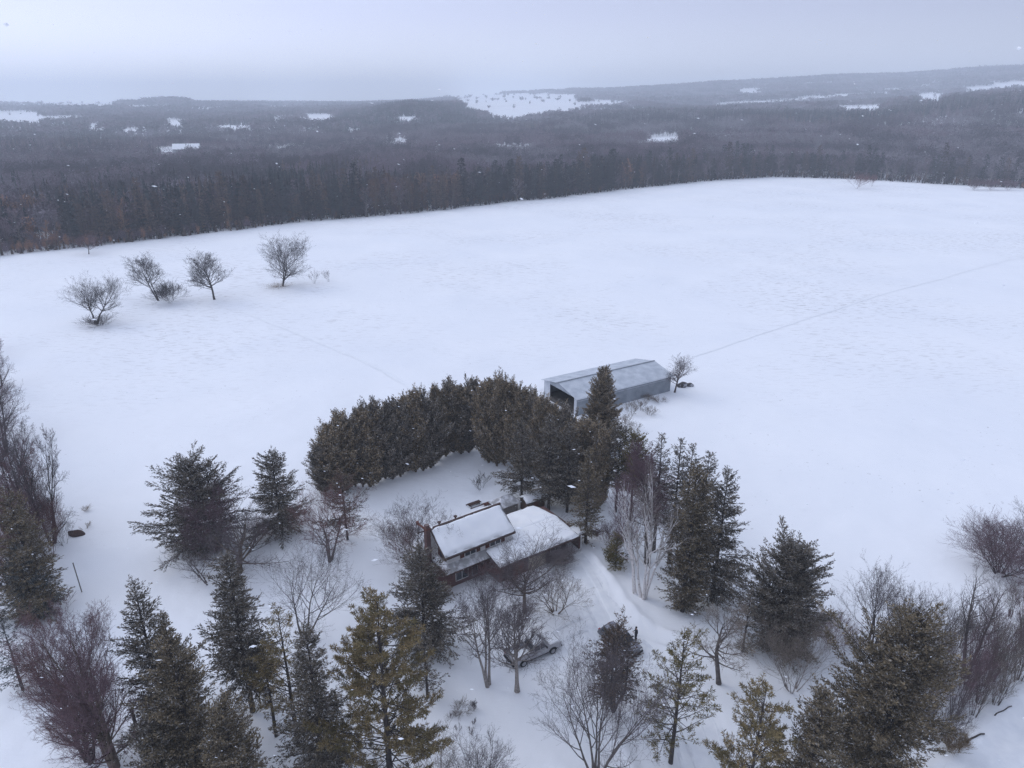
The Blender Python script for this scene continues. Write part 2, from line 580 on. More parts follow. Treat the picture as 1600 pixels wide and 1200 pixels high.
for k_, (l_, w_) in enumerate([([(380, 488), (450, 517), (520, 545), (600, 580), (662, 616)], 0.5), ([(822, 612), (868, 599)], 0.6),
                    ([(1078, 557), (1200, 515), (1350, 468), (1500, 425), (1620, 395)], 0.32), ([(993, 1004), (965, 990), (935, 930), (906, 872)], 0.22), ([(1003, 968), (1020, 1000), (1060, 1012), (1120, 1030)], 0.25)]):
    strip('path', pxpath(l_), w_, w_, M_TRAIL, 0.8, 0.05, 1.2, k_)
M_RUT = pbr('rutted_snow', (0.71, 0.725, 0.755), 0.7, (0.86, 0.87, 0.885), 1.5, bump=0.5, bscale=5)
for wl_, wr_ in ((1.05, -0.65), (-0.65, 1.05), (2.35, -2.0), (-1.7, 2.05)):
    strip('path', DRIVE, wl_, wr_, M_RUT, 0.3, 0.045, 0.25, 3 + wl_)
for wl_, wr_ in ((0.98, -0.62), (-0.62, 0.98)):
    strip('path', TRUCKT, wl_, wr_, M_RUT, 0.3, 0.05, 0.15, 7)
_road = pxpath([(1560, 1300), (1600, 1200), (1660, 1130), (1800, 1040), (2000, 950)])
strip('road', _road, 4.6, 5.0, M_PACK, 0.5, 0.03, 0.1, 9)

# ------------------------------------------------------------------ tree growing
def unit(v):
    return v / np.maximum(np.linalg.norm(v, axis=-1, keepdims=True), 1e-9)
def tubes(P, Rd, s):
    n, k, _ = P.shape
    T = np.empty_like(P)
    T[:, 1:-1] = P[:, 2:] - P[:, :-2]; T[:, 0] = P[:, 1] - P[:, 0]; T[:, -1] = P[:, -1] - P[:, -2]
    T = unit(T)
    ref = np.where(np.abs(T[:, :1, 2:3]) > 0.85, np.array([1.0, 0, 0]), np.array([0, 0, 1.0]))
    A = unit(np.cross(T, np.broadcast_to(ref, T.shape))); B = np.cross(T, A)
    an = 2 * np.pi * np.arange(s) / s
    ring = P[:, :, None, :] + Rd[:, :, None, None] * (np.cos(an)[None, None, :, None] * A[:, :, None] + np.sin(an)[None, None, :, None] * B[:, :, None])
    base = (np.arange(n)[:, None, None] * k + np.arange(k - 1)[None, :, None]) * s
    j = np.arange(s)[None, None, :]; j2 = (j + 1) % s
    F = np.stack(np.broadcast_arrays(base + j, base + j2, base + s + j2, base + s + j), -1).reshape(-1, 4)
    return ring.reshape(-1, 3), F
def grow(rng, S, D, L, k, up, wig):
    n = len(S)
    P = np.empty((n, k, 3)); P[:, 0] = S
    d = D.copy()
    for i in range(1, k):
        d = d + np.array([0, 0, 1.0]) * up / (k - 1) + rng.normal(0, wig, (n, 3))
        d = unit(d)
        P[:, i] = P[:, i - 1] + d * (L / (k - 1))[:, None]
    return P
def sample(rng, P, Rd, cnt, t0, t1):
    n, k, _ = P.shape
    idx = np.repeat(np.arange(n), cnt)
    m = len(idx)
    ordn = np.concatenate([np.arange(c) for c in cnt]) if m else np.zeros(0)
    t = t0 + (t1 - t0) * (ordn + rng.random(m)) / np.repeat(cnt, cnt)
    f = np.clip(t * (k - 1), 0, k - 1.001); i = f.astype(int); u = (f - i)[:, None]
    pos = P[idx, i] * (1 - u) + P[idx, i + 1] * u
    tan = unit(P[idx, i + 1] - P[idx, i])
    rad = Rd[idx, i] * (1 - u[:, 0]) + Rd[idx, i + 1] * u[:, 0]
    return idx, t, pos, tan, rad
def deflect(rng, tan, ang):
    q = rng.normal(0, 1, tan.shape)
    q = unit(q - tan * (q * tan).sum(-1, keepdims=True))
    return unit(tan * np.cos(ang)[:, None] + q * np.sin(ang)[:, None])
class Acc:
    def __init__(s):
        s.V, s.F, s.n = [], [], 0
    def add(s, V, F, m=0):
        s.V.append(V); s.F.append((F + s.n, m)); s.n += len(V)
    def arrays(s):
        return np.concatenate(s.V), s.F

def bare(rng, H, W, tr=None, nst=1, spread=0.12, z0=0.22, n=(20, 7, 6, 4), ang=(52, 42, 42, 40), up=(0.7, 0.45, 0.25, 0.1), wig=0.07,
         tw=0.011, lean=(0.0, 0.0), conic=0.5, stemup=0.6, k0=9, lr=1.0):
    """leafless tree: returns (limbs, twigs) as vertex/face arrays"""
    tr = tr or 0.016 * H + 0.04
    az = rng.random(nst) * 6.283
    S = np.stack([np.cos(az), np.sin(az), np.zeros(nst)], -1) * (0.0 if nst == 1 else 0.15 + 0.02 * nst)
    D = unit(np.stack([np.cos(az) * spread, np.sin(az) * spread, np.ones(nst)], -1) + rng.normal(0, 0.03, (nst, 3)))
    L = H * rng.uniform(0.78, 1.0, nst)
    P = grow(rng, S, D, L, k0, stemup * spread, wig * (0.7 if nst > 1 else 0.4))
    tt = np.linspace(0, 1, k0)
    rs = tr / (nst ** 0.4)
    Rd = np.tile(rs * ((1 - tt) ** 0.8 * 0.95 + 0.05), (nst, 1))
    Rd[:, 0] *= 1.35
    limbs, twigs = Acc(), Acc()
    limbs.add(*tubes(P, Rd, 7))
    par, parR = P, Rd
    parL = L
    for l, cnt in enumerate(n):
        c = np.full(len(par), cnt if l else max(3, int(cnt / nst ** 0.7)))
        idx, t, pos, tan, rad = sample(rng, par, parR, c, z0 if l == 0 else 0.26, 0.97 if l == 0 else 1.0)
        a = np.radians(rng.normal(ang[min(l, 3)], 9, len(idx)))
        if l == 0:
            tp = (t - z0) / (1 - z0)
            a = a * (1.15 - 0.45 * tp)
            env = (0.6 + 0.4 * np.sin(np.pi * np.clip(tp * 0.8 + 0.2, 0, 1))) * (1 - conic * tp)
            Lc = W * env / np.maximum(np.sin(a), 0.55) * rng.uniform(0.75, 1.2, len(idx))
        else:
            Lc = parL[idx] * ((0.60, 0.52, 0.50, 0.5)[l - 1] - 0.24 * t) * rng.uniform(0.6, 1.35, len(idx))
        Lc = np.maximum(Lc, 0.25 if l < 2 else 0.16)
        Dn = deflect(rng, tan, a)
        kk = (7, 5, 4, 3, 3)[l]
        Pn = grow(rng, pos, Dn, Lc, kk, up[min(l, 3)], wig * (1 + 0.4 * l))
        tt = np.linspace(0, 1, kk)
        r0 = np.maximum(np.minimum(rad * 0.62, 0.02 * Lc + 0.006) * (lr if l == 0 else 1.0), tw * 0.75)
        Rn = np.maximum(r0[:, None] * (1 - 0.8 * tt[None]), tw * (0.75 - 0.35 * tt[None]))
        (limbs if l == 0 else twigs).add(*tubes(Pn, Rn, (5, 4, 3, 3, 3)[l]))
        par, parR, parL = Pn, Rn, Lc
    VL, FL = limbs.arrays(); VT, FT = twigs.arrays()
    rad = np.hypot(VT[:, 0], VT[:, 1])
    sx = W / np.percentile(rad, 91)
    sz = H / max(VT[:, 2].max(), 0.1)
    for V in (VL, VT):
        q = np.clip(V[:, 2] / (0.25 * H), 0, 1)
        V[:, 0] *= 1 + (sx - 1) * q; V[:, 1] *= 1 + (sx - 1) * q
        V[:, 2] *= sz
        V[:, 0] += lean[0] * V[:, 2]; V[:, 1] += lean[1] * V[:, 2]
        V[:, 2] -= 0.08
    return (VL, FL), (VT, FT)

def blades(rng, pos, dr, bl, bw, roll=1.0):
    """thin pointed sprays, one quad each"""
    n = len(pos)
    sd = unit(np.cross(dr, rng.normal(0, 1, (n, 3))))
    bl = bl * rng.uniform(0.65, 1.3, n)[:, None]
    bw = bw * rng.uniform(0.7, 1.3, n)[:, None]
    V = np.stack([pos, pos + dr * bl * 0.45 + sd * bw, pos + dr * bl, pos + dr * bl * 0.45 - sd * bw], 1).reshape(-1, 3)
    F = np.arange(4 * n).reshape(n, 4)
    return V, F

CON = dict(   # spacing of whorls, branches per whorl, elevation bottom/top, droop, secondary spacing, blade length/width, blade step, envelope power
    spruce=dict(ws=0.52, nb=9, e0=-10, e1=46, up=0.26, ss=0.17, bl=0.24, bw=0.036, bs=0.056, pw=0.74, jit=0.22, sec=0.42, tuft=0.45, lift=-0.14),
    fir=dict(ws=0.46, nb=9, e0=2, e1=50, up=0.22, ss=0.16, bl=0.22, bw=0.036, bs=0.054, pw=0.68, jit=0.20, sec=0.36, tuft=0.6, lift=0.0),
    cedar=dict(ws=0.33, nb=7, e0=28, e1=68, up=0.7, ss=0.16, bl=0.26, bw=0.048, bs=0.062, pw=0.55, jit=0.22, sec=0.42, tuft=0.75, lift=0.35),
    pine=dict(ws=0.66, nb=7, e0=2, e1=34, up=0.25, ss=0.25, bl=0.27, bw=0.026, bs=0.030, pw=0.66, jit=0.36, sec=0.44, tuft=1.1, lift=0.15),
    cone=dict(ws=0.30, nb=11, e0=12, e1=42, up=0.25, ss=0.14, bl=0.22, bw=0.040, bs=0.054, pw=0.66, jit=0.09, sec=0.36, tuft=0.7, lift=0.15),
    sparse=dict(ws=0.55, nb=7, e0=-6, e1=48, up=0.30, ss=0.26, bl=0.26, bw=0.036, bs=0.07, pw=0.80, jit=0.35, sec=0.40, tuft=0.6, lift=-0.1))

def conifer(rng, H, Wd, kind='spruce', z0=0.05, dens=1.0, fine=1.0, tops=1, lod=1.0, flat=0.0):
    c = CON[kind]
    trunk, crown = Acc(), Acc()
    zb = z0 * H
    for tp in range(tops):
        ox, oy, Hh, Ww = 0.0, 0.0, H, Wd
        if tp:
            a = rng.random() * 6.28
            ox, oy = 0.38 * Wd * math.cos(a), 0.38 * Wd * math.sin(a)
            Hh, Ww = H * rng.uniform(0.80, 0.94), Wd * 0.62
        kz = 12
        zs = np.linspace(0, Hh, kz)
        P = np.stack([ox * np.minimum(1, zs / (0.3 * H)) + np.cumsum(rng.normal(0, 0.012 * Hh / kz, kz)), oy * np.minimum(1, zs / (0.3 * H)) + np.cumsum(rng.normal(0, 0.012 * Hh / kz, kz)), zs], -1)[None]
        Rt = ((0.0125 * Hh + 0.04) * (1 - 0.96 * np.linspace(0, 1, kz)) + 0.008)[None]
        Pd = P.copy(); Pd[:, 0, 2] = -0.15
        trunk.add(*tubes(Pd, Rt, 8))
        nw = int((Hh - zb) / (c['ws'] / math.sqrt(lod)))
        zz = zb + (Hh - zb) * ((np.arange(nw) + 0.5) / nw)
        zz = np.repeat(zz, c['nb']) + rng.normal(0, c['ws'] * 0.3, nw * c['nb'])
        zz = np.clip(zz, zb * 0.9, Hh * 0.992)
        t = (zz - zb) / (Hh - zb); t = np.clip(t, 0, 1)
        keep = rng.random(len(zz)) < (0.62 + 0.38 * dens)
        zz, t = zz[keep], t[keep]
        nbr = len(zz)
        az = rng.random(nbr) * 6.283
        # lobed outline
        lob = 1 + 0.16 * np.sin(2 * az + rng.random() * 6) + 0.12 * np.sin(3 * az + 7 * t + rng.random() * 6)
        L = Ww * ((1 - t) ** c['pw'] * (1 - flat) + flat * np.sqrt(np.maximum(1 - t ** 3, 0))) * np.minimum(1, 0.62 + 2.2 * t) * np.clip(rng.normal(0.92, c['jit'], nbr), 0.35, 1.45) * lob
        L = np.maximum(L, 0.22)
        el = np.radians(c['e0'] + (c['e1'] - c['e0']) * t ** 1.3 + rng.normal(0, 7, nbr))
        D = np.stack([np.cos(az) * np.cos(el), np.sin(az) * np.cos(el), np.sin(el)], -1)
        f = np.clip(zz / Hh * (kz - 1), 0, kz - 1.001); i = f.astype(int); u = (f - i)[:, None]
        S = P[0, i] * (1 - u) + P[0, i + 1] * u
        L = L / np.maximum(np.cos(el + c['up'] * 0.4), 0.5)
        Pb = grow(rng, S, D, L, 5, c['up'], 0.07)
        rb = np.minimum(0.013 * L + 0.008, 0.06)
        Rb = rb[:, None] * (1 - 0.75 * np.linspace(0, 1, 5))[None]
        trunk.add(*tubes(Pb, Rb, 3))
        cnt = np.maximum(2, (L / c['ss'] * dens * lod + rng.random(nbr))).astype(int)
        idx, tb, pos, tan, _ = sample(rng, Pb, Rb, cnt, 0.12 if kind != 'pine' else 0.38, 1.0)
        m = len(idx)
        sd = unit(np.cross(tan, np.array([0, 0, 1.0])) + 1e-6) * np.where(rng.random(m) < 0.5, -1, 1)[:, None]
        an = np.radians(rng.normal(48, 12, m)) * (1 - 0.75 * tb ** 3)
        ds = unit(tan * np.cos(an)[:, None] + sd * np.sin(an)[:, None] + np.array([0, 0, 1.0]) * c['lift'] + rng.normal(0, 0.12, (m, 3)))
        ls = np.clip(0.14 + c['sec'] * L[idx] * (1 - 0.8 * tb), 0.16, 1.15) * rng.uniform(0.7, 1.2, m)
        bc = np.maximum(2, ls / c['bs'] * dens * lod).astype(int)
        j = np.repeat(np.arange(m), bc)
        uu = rng.random(len(j))
        if kind == 'pine':
            uu = 0.35 + 0.65 * uu
        pb = pos[j] + ds[j] * (ls[j] * uu)[:, None] + rng.normal(0, 0.02, (len(j), 3))
        db = unit(ds[j] + rng.normal(0, c['tuft'], (len(j), 3)) * (np.array([1.0, 1.0, 0.55]) if kind in ('spruce', 'fir', 'sparse') else 1.0))
        sc = 1.0 / math.sqrt(lod)
        crown.add(*blades(rng, pb, db, c['bl'] * sc * fine, c['bw'] * sc * fine))
        # leader
        nl = 14
        pl = np.array([P[0, -1]] * nl) - np.array([0, 0, 1.0]) * (rng.random((nl, 1)) * 0.9)
        crown.add(*blades(rng, pl, unit(rng.normal(0, 0.45, (nl, 3)) + np.array([0, 0, 1.0])), 0.32, 0.045))
    return trunk.arrays(), crown.arrays()

def put_tree(name, label, cat, base, trunk, crown, mt, mc, group=None, rz=0.0):
    r = empty(name, base, rz)
    tag(r, label, cat, group)
    link('trunk', raw_mesh('trunk', trunk[0], trunk[1], [mt], True), r)
    link('crown', raw_mesh('crown', crown[0], crown[1], [mc]), r)
    return r
def pxw(b, H, hw):
    return hw * proj(b + np.array([0, 0, H * 0.35]))[2] / FPX
SEED = [100]
def con(base, top, hw, label, kind='spruce', mat=None, name='spruce_tree', cat='spruce', group=None, H=None, mt=None, **kw):
    SEED[0] += 1
    rng = np.random.default_rng(SEED[0])
    b = at(*base)
    H = H or solve_h(b, top)
    Wd = pxw(b, H, hw) * (1.02 if kind == 'pine' else 1.16)
    if kind == 'pine':
        H *= 0.97
    t, c = conifer(rng, H, Wd, kind, **kw)
    return put_tree(name, label, cat, b, t, c, mt or M_BARKD, mat or M_SPRUCE, group)
def dec(base, top, hw, label, mt=None, mc=None, name='bare_tree', cat='bare tree', group=None, H=None, **kw):
    SEED[0] += 1
    rng = np.random.default_rng(SEED[0])
    b = at(*base)
    H = H or solve_h(b, top)
    Wd = pxw(b, H, hw) * 1.12
    q = kw.get('n', (20, 7, 6, 4))
    kw['n'] = (int(q[0] * 1.25), q[1] + 1) + tuple(v for v in q[2:])
    kw['tw'] = kw.get('tw', 0.012) * 0.9
    t, c = bare(rng, H, Wd, **kw)
    return put_tree(name, label, cat, b, t, c, mt or M_BARK, mc or M_TWIG, group)
def shrub(base, top, hw, label, mc=None, name='shrub', cat='shrub', group=None, H=None, **kw):
    SEED[0] += 1
    rng = np.random.default_rng(SEED[0])
    b = at(*base)
    H = H or solve_h(b, top)
    Wd = pxw(b, H, hw)
    kw.setdefault('nst', 9); kw.setdefault('spread', 0.55); kw.setdefault('z0', 0.15); kw.setdefault('n', (40, 5, 4)); kw.setdefault('tr', 0.05)
    kw.setdefault('ang', (34, 34, 36, 36))
    q = kw['n']; kw['n'] = (int(q[0] * 1.4), q[1] + 2) + tuple(v + 1 for v in q[2:])
    t, c = bare(rng, H, Wd, **kw)
    V = np.concatenate([t[0], c[0]])
    F = list(t[1]) + [(f + len(t[0]), m) for f, m in c[1]]
    return tag(link(name, raw_mesh(name, V, F, [mc or M_TWIG]), None, b), label, cat, group)
#@@PART2
# ------------------------------------------------------------------ house
M_BRICK = None
def brick_mat():
    m = pbr('red_brick', (0.13, 0.055, 0.05), 0.9)
    t = m.node_tree; b = t.nodes['Principled BSDF']
    co = N(t, 'ShaderNodeTexCoord')
    mp = N(t, 'ShaderNodeMapping'); mp.inputs['Rotation'].default_value = (R(90), 0, 0)
    t.links.new(co.outputs['Object'], mp.inputs['Vector'])
    bt = N(t, 'ShaderNodeTexBrick')
    bt.inputs['Color1'].default_value = (0.165, 0.085, 0.073, 1); bt.inputs['Color2'].default_value = (0.105, 0.060, 0.054, 1)
    bt.inputs['Mortar'].default_value = (0.20, 0.16, 0.15, 1)
    bt.inputs['Scale'].default_value = 4.0; bt.inputs['Mortar Size'].default_value = 0.012
    t.links.new(mp.outputs[0], bt.inputs['Vector']); t.links.new(bt.outputs['Color'], b.inputs['Base Color'])
    return m
def wave_mat(name, c1, c2, scale, axis='Z', rough=0.7, metal=0.0, bump=0.6, dirt=None):
    m = pbr(name, c1, rough, metal=metal)
    t = m.node_tree; b = t.nodes['Principled BSDF']
    co = N(t, 'ShaderNodeTexCoord')
    wv = N(t, 'ShaderNodeTexWave', wave_type='BANDS', bands_direction=axis, wave_profile='SIN')
    wv.inputs['Scale'].default_value = scale; wv.inputs['Distortion'].default_value = 0.15
    t.links.new(co.outputs['Object'], wv.inputs['Vector'])
    nz = N(t, 'ShaderNodeTexNoise'); nz.inputs['Scale'].default_value = 0.7; nz.inputs['Detail'].default_value = 6
    t.links.new(co.outputs['Object'], nz.inputs['Vector'])
    mr = N(t, 'ShaderNodeMapRange'); mr.inputs[1].default_value, mr.inputs[2].default_value = 0.35, 0.65
    t.links.new(nz.outputs['Fac'], mr.inputs[0])
    mx = N(t, 'ShaderNodeMix', data_type='RGBA')
    mx.inputs[6].default_value = (*c1, 1); mx.inputs[7].default_value = (*c2, 1)
    t.links.new(mr.outputs[0], mx.inputs[0]); t.links.new(mx.outputs[2], b.inputs['Base Color'])
    bp = N(t, 'ShaderNodeBump'); bp.inputs['Strength'].default_value = bump; bp.inputs['Distance'].default_value = 0.03
    t.links.new(wv.outputs['Fac'], bp.inputs['Height']); t.links.new(bp.outputs[0], b.inputs['Normal'])
    return m
M_BRICK = brick_mat()
M_SIDING = wave_mat('pale_siding', (0.62, 0.61, 0.60), (0.72, 0.71, 0.70), 2.4)
M_SHING = pbr('grey_shingle', (0.34, 0.335, 0.335), 0.9, (0.70, 0.70, 0.72), 1.4, detail=6, lo=0.42, hi=0.62, bump=0.3, bscale=12)
M_ROOF = pbr('dark_shingle', (0.09, 0.08, 0.078), 0.9, (0.15, 0.13, 0.125), 3, bump=0.4, bscale=20)
M_TRIM = pbr('brown_trim', (0.075, 0.045, 0.038), 0.7)
M_SHUT = pbr('brown_shutter', (0.13, 0.05, 0.036), 0.7, (0.09, 0.04, 0.03), 4)
M_GLASS = pbr('dark_window_glass', (0.05, 0.055, 0.065), 0.12, spec=0.5)
M_WHITE = pbr('white_paint', (0.72, 0.72, 0.72), 0.6, (0.62, 0.62, 0.62), 3)
M_BEIGE = wave_mat('beige_door_panels', (0.40, 0.36, 0.27), (0.46, 0.42, 0.33), 1.2)
M_RUST = pbr('rusty_metal', (0.20, 0.075, 0.05), 0.85, (0.12, 0.05, 0.04), 6)
M_WOOD = pbr('brown_boards', (0.13, 0.085, 0.06), 0.85, (0.085, 0.055, 0.042), 4)
M_WOODG = pbr('grey_boards', (0.20, 0.18, 0.165), 0.9, (0.13, 0.12, 0.11), 5)
M_DARK = pbr('dark_opening', (0.02, 0.018, 0.018), 0.95)

def snow_slab(name, quad, th, parent, mat=None, nx=24, ny=24, seed=0, edge=0.35, mate=None):
    """snow lying on a roof plane: quad = 4 corners, soft uneven edges"""
    q = [np.array(p, float) for p in quad]
    u, v = np.meshgrid(np.linspace(0, 1, nx), np.linspace(0, 1, ny), indexing='ij')
    lu = np.linalg.norm(q[1] - q[0]); lv = np.linalg.norm(q[3] - q[0])
    U, Vv = u[..., None], v[..., None]
    base = (q[0] * (1 - U) + q[1] * U) * (1 - Vv) + (q[3] * (1 - U) + q[2] * U) * Vv
    de = np.minimum(np.minimum(u, 1 - u) * lu, np.minimum(v, 1 - v) * lv)
    h = th * np.clip(de / edge, 0, 1) ** 0.5 * (0.75 + 0.5 * n1(base[..., 0] * 0.9 + seed, base[..., 1] * 0.9)) * np.where(de > 0, 1, 0.25)
    wob = (n2(base[..., 0] * 1.7 + seed, base[..., 1] * 1.7) - 0.5) * 0.16 * (de < 0.3)
    topV = base.copy(); topV[..., 2] += h + 0.004
    topV[..., 0] += wob; topV[..., 1] += wob
    i = np.arange(nx - 1)[:, None] * ny; j = np.arange(ny - 1)[None, :]
    F = np.stack([i + j, i + ny + j, i + ny + j + 1, i + j + 1], -1).reshape(-1, 4)
    nV = nx * ny
    bot = base.copy(); bot[..., 2] += 0.003
    Vall = np.concatenate([topV.reshape(-1, 3), bot.reshape(-1, 3)])
    rim = np.concatenate([np.arange(nx) * ny, (nx - 1) * ny + np.arange(1, ny), (np.arange(nx - 2, -1, -1)) * ny + ny - 1, np.arange(ny - 2, 0, -1)])
    r2 = np.roll(rim, -1)
    S = np.stack([rim, r2, r2 + nV, rim + nV], -1)
    return link(name, raw_mesh(name, Vall, [(F, 0), (F[:, ::-1] + nV, 0), (S, 0)], [mat or M_SNOW], True), parent)

def build_house():
    E0 = at0(698, 868, 4.8)
    H = tag(empty('farmhouse', (E0[0], E0[1], 0), R(35)), 'two-storey brick and pale siding house with snow covered roofs among the trees', 'house')
    H.location.z = -0.15
    # brick storey
    g = G()
    g.box(0.35, 9.2, 0.4, 6.0, -0.6, 2.9)
    g.build('brick_wall', M_BRICK, H)
    g = G()
    g.box(9.203, 15.4, -2.3, 5.6, -0.6, 2.62); g.box(5.6, 9.2, -2.2, 0.397, -0.6, 2.60); g.box(15.403, 17.6, 0.2, 5.4, -0.6, 2.45)
    g.box(17.6, 17.9, -2.2, -1.75, -0.6, 2.40); g.box(17.65, 17.85, -1.75, 5.4, -0.6, 2.42)
    g.build('garage_wall', M_BRICK, H)
    # upper storey with gables
    g = G()
    g.prismx([(0.35, 2.903), (5.95, 2.903), (5.95, 4.62), (3.15, 6.62), (0.35, 4.62)], 0.30, 9.15)
    g.build('upper_wall', M_SIDING, H)
    # main roof
    rf = G()
    rf.slab([(-0.25, -0.06, 4.62), (9.4, -0.06, 4.62), (9.4, 3.18, 6.82), (-0.25, 3.18, 6.82)], 0.13)
    rf.slab([(-0.25, 3.185, 6.82), (9.4, 3.185, 6.82), (9.4, 6.4, 4.62), (-0.25, 6.4, 4.62)], 0.13)
    roof = rf.build('roof', M_ROOF, H)
    snow_slab('roof_snow', [(-0.17, 0.0, 4.665), (9.36, 0.0, 4.665), (9.36, 3.12, 6.756), (-0.17, 3.12, 6.756)], 0.30, roof, seed=3)
    snow_slab('roof_snow', [(-0.17, 3.42, 6.66), (9.3, 3.42, 6.66), (9.3, 6.35, 4.655), (-0.17, 6.35, 4.655)], 0.19, roof, seed=5)
    g = G(); g.box(0.1, 9.42, 3.05, 3.32, 6.80, 6.93); g.build('ridge_cap', M_TRIM, roof)
    g = G()      # bargeboard on the chimney gable and fascia
    g.slab([(-0.31, -0.1, 4.60), (-0.253, -0.1, 4.60), (-0.253, 3.18, 6.86), (-0.31, 3.18, 6.86)], 0.22)
    g.slab([(-0.31, 6.45, 4.60), (-0.253, 6.45, 4.60), (-0.253, 3.185, 6.86), (-0.31, 3.185, 6.86)], 0.22)
    g.box(-0.25, 9.4, -0.12, -0.063, 4.38, 4.60)
    g.build('bargeboard', M_TRIM, roof)
    for x in (1.4, 3.6):
        g = G(); g.cyl((x, 4.05, 5.9), (0, 0, 1), 0.11, 0.75, 10); g.cyl((x, 4.05, 6.62), (0, 0, 1), 0.22, 0.10, 10); g.build('roof_vent', M_TRIM, roof)
    # apron roof round the front and the chimney side
    g = G()
    zt, zb = 3.45, 2.78
    g.slab([(-0.35, -0.55, zb), (5.5, -0.55, zb), (5.5, 0.36, zt), (0.31, 0.36, zt)], 0.10)
    g.slab([(-0.35, 6.6, zb), (-0.353, -0.55, zb), (0.307, 0.36, zt), (0.307, 6.0, zt)], 0.10)
    pr = g.build('apron_roof', M_SHING, H)
    snow_slab('apron_snow', [(-0.30, 6.4, zb + 0.03), (-0.30, -0.3, zb + 0.03), (0.20, 0.3, zt - 0.12), (0.20, 5.9, zt - 0.12)], 0.07, pr, seed=8, nx=40, ny=6, edge=0.2)
    g = G(); g.box(-0.36, 5.5, -0.62, -0.553, 2.58, 2.77); g.box(-0.42, -0.356, -0.6, 6.6, 2.58, 2.77); g.build('fascia', M_TRIM, pr)
    # wing: lean-to in front and low roof over garage
    g = G()
    g.slab([(5.3, -2.75, 2.66), (9.4, -2.75, 2.66), (9.4, 0.34, 3.30), (5.3, 0.34, 3.30)], 0.12)
    g.slab([(9.403, -2.85, 2.655), (17.0, -3.0, 2.655), (16.85, 1.4, 3.35), (9.403, 1.4, 3.35)], 0.12)
    g.slab([(9.403, 1.403, 3.35), (16.85, 1.403, 3.35), (16.6, 5.9, 2.66), (9.403, 6.1, 2.66)], 0.12)
    g.slab([(16.9, -2.7, 2.50), (18.5, -2.6, 2.46), (18.5, -0.6, 2.52), (16.9, -0.6, 2.56)], 0.10)
    wr = g.build('garage_roof', M_ROOF, H)
    snow_slab('roof_snow', [(5.36, -2.7, 2.672), (9.6, -2.75, 2.672), (9.6, 0.33, 3.30), (5.36, 0.33, 3.30)], 0.24, wr, seed=11)
    snow_slab('roof_snow', [(9.25, -2.8, 2.667), (16.95, -2.95, 2.667), (16.78, 1.45, 3.352), (9.25, 1.45, 3.352)], 0.30, wr, seed=13)
    snow_slab('roof_snow', [(9.45, 1.2, 3.36), (16.8, 1.2, 3.36), (16.55, 5.85, 2.67), (9.45, 6.05, 2.67)], 0.30, wr, seed=15)
    snow_slab('roof_snow', [(16.9, -2.65, 2.51), (18.45, -2.55, 2.47), (18.45, -0.65, 2.53), (16.9, -0.65, 2.57)], 0.16, wr, seed=16, nx=10, ny=10)
    g = G(); g.box(5.3, 9.4, -2.83, -2.755, 2.44, 2.64); g.hexa([(9.403, -2.93, 2.42), (17.0, -3.08, 2.42), (17.0, -3.005, 2.42), (9.403, -2.855, 2.42), (9.403, -2.93, 2.63), (17.0, -3.08, 2.63), (17.0, -3.005, 2.63), (9.403, -2.855, 2.63)])
    g.build('fascia', M_TRIM, wr)
    # openings
    def window(x0, x1, y, z0, z1, shut=0.0, name='window'):
        g = G(); g.box(x0, x1, y - 0.05, y - 0.003, z0, z1)
        wn_ = g.build(name, M_GLASS, H)
        g = G(); f = 0.07
        g.box(x0 - f, x1 + f, y - 0.09, y - 0.051, z1, z1 + f); g.box(x0 - f, x1 + f, y - 0.10, y - 0.051, z0 - f, z0)
        g.box(x0 - f, x0, y - 0.09, y - 0.051, z0, z1); g.box(x1, x1 + f, y - 0.09, y - 0.051, z0, z1)
        xm = (x0 + x1) / 2
        g.box(xm - 0.03, xm + 0.03, y - 0.08, y - 0.051, z0, z1)
        g.build('frame', M_WHITE, wn_)
        if shut:
            for a, b in ((x0 - 0.08 - shut, x0 - 0.08), (x1 + 0.08, x1 + 0.08 + shut)):
                g = G(); g.box(a, b, y - 0.07, y - 0.004, z0 - 0.05, z1 + 0.05)
                for q in range(5):
                    zz = z0 + (q + 0.5) * (z1 - z0) / 5
                    g.box(a + 0.06, b - 0.06, y - 0.09, y - 0.0705, zz - 0.04, zz + 0.04)
                g.build('shutter', M_SHUT, wn_)
        return wn_
    window(2.55, 4.0, 0.35, 3.62, 4.38, 0.55)
    window(6.0, 7.45, 0.35, 3.62, 4.38, 0.55)
    window(1.3, 2.9, 0.4, 0.75, 2.15, 0.0)
    window(3.5, 5.0, 0.4, 0.6, 2.2, 0.0)
    # gable window, brown
    g = G(); g.box(0.24, 0.298, 1.0, 2.0, 3.7, 4.6); gw = g.build('window', M_GLASS, H)
    g = G(); g.box(0.2, 0.239, 0.6, 1.0, 3.65, 4.65); g.box(0.2, 0.239, 2.0, 2.4, 3.65, 4.65); g.box(0.19, 0.238, 1.0, 2.0, 4.6, 4.68); g.box(0.19, 0.238, 1.0, 2.0, 3.6, 3.7)
    g.build('shutter', M_SHUT, gw)
    g = G(); g.box(9.7, 12.2, -2.36, -2.303, -0.2, 2.15)
    for q in range(5):
        g.box(9.75, 12.15, -2.385, -2.362, -0.1 + q * 0.45, 0.26 + q * 0.45)
    g.build('garage_door', M_BEIGE, H)
    g = G(); g.box(6.1, 7.9, -2.25, -2.203, 0.2, 2.2)
    for q in range(9):
        g.box(6.15, 7.85, -2.29, -2.252, 0.28 + q * 0.21, 0.40 + q * 0.21)
    g.build('louvred_shutter', M_TRIM, H)
    window(13.0, 14.4, -2.3, 0.9, 2.0)
    g = G(); g.cyl((17.45, -2.75, -0.3), (0, 0, 1), 0.07, 2.75, 10); g.build('downpipe', M_WHITE, H)
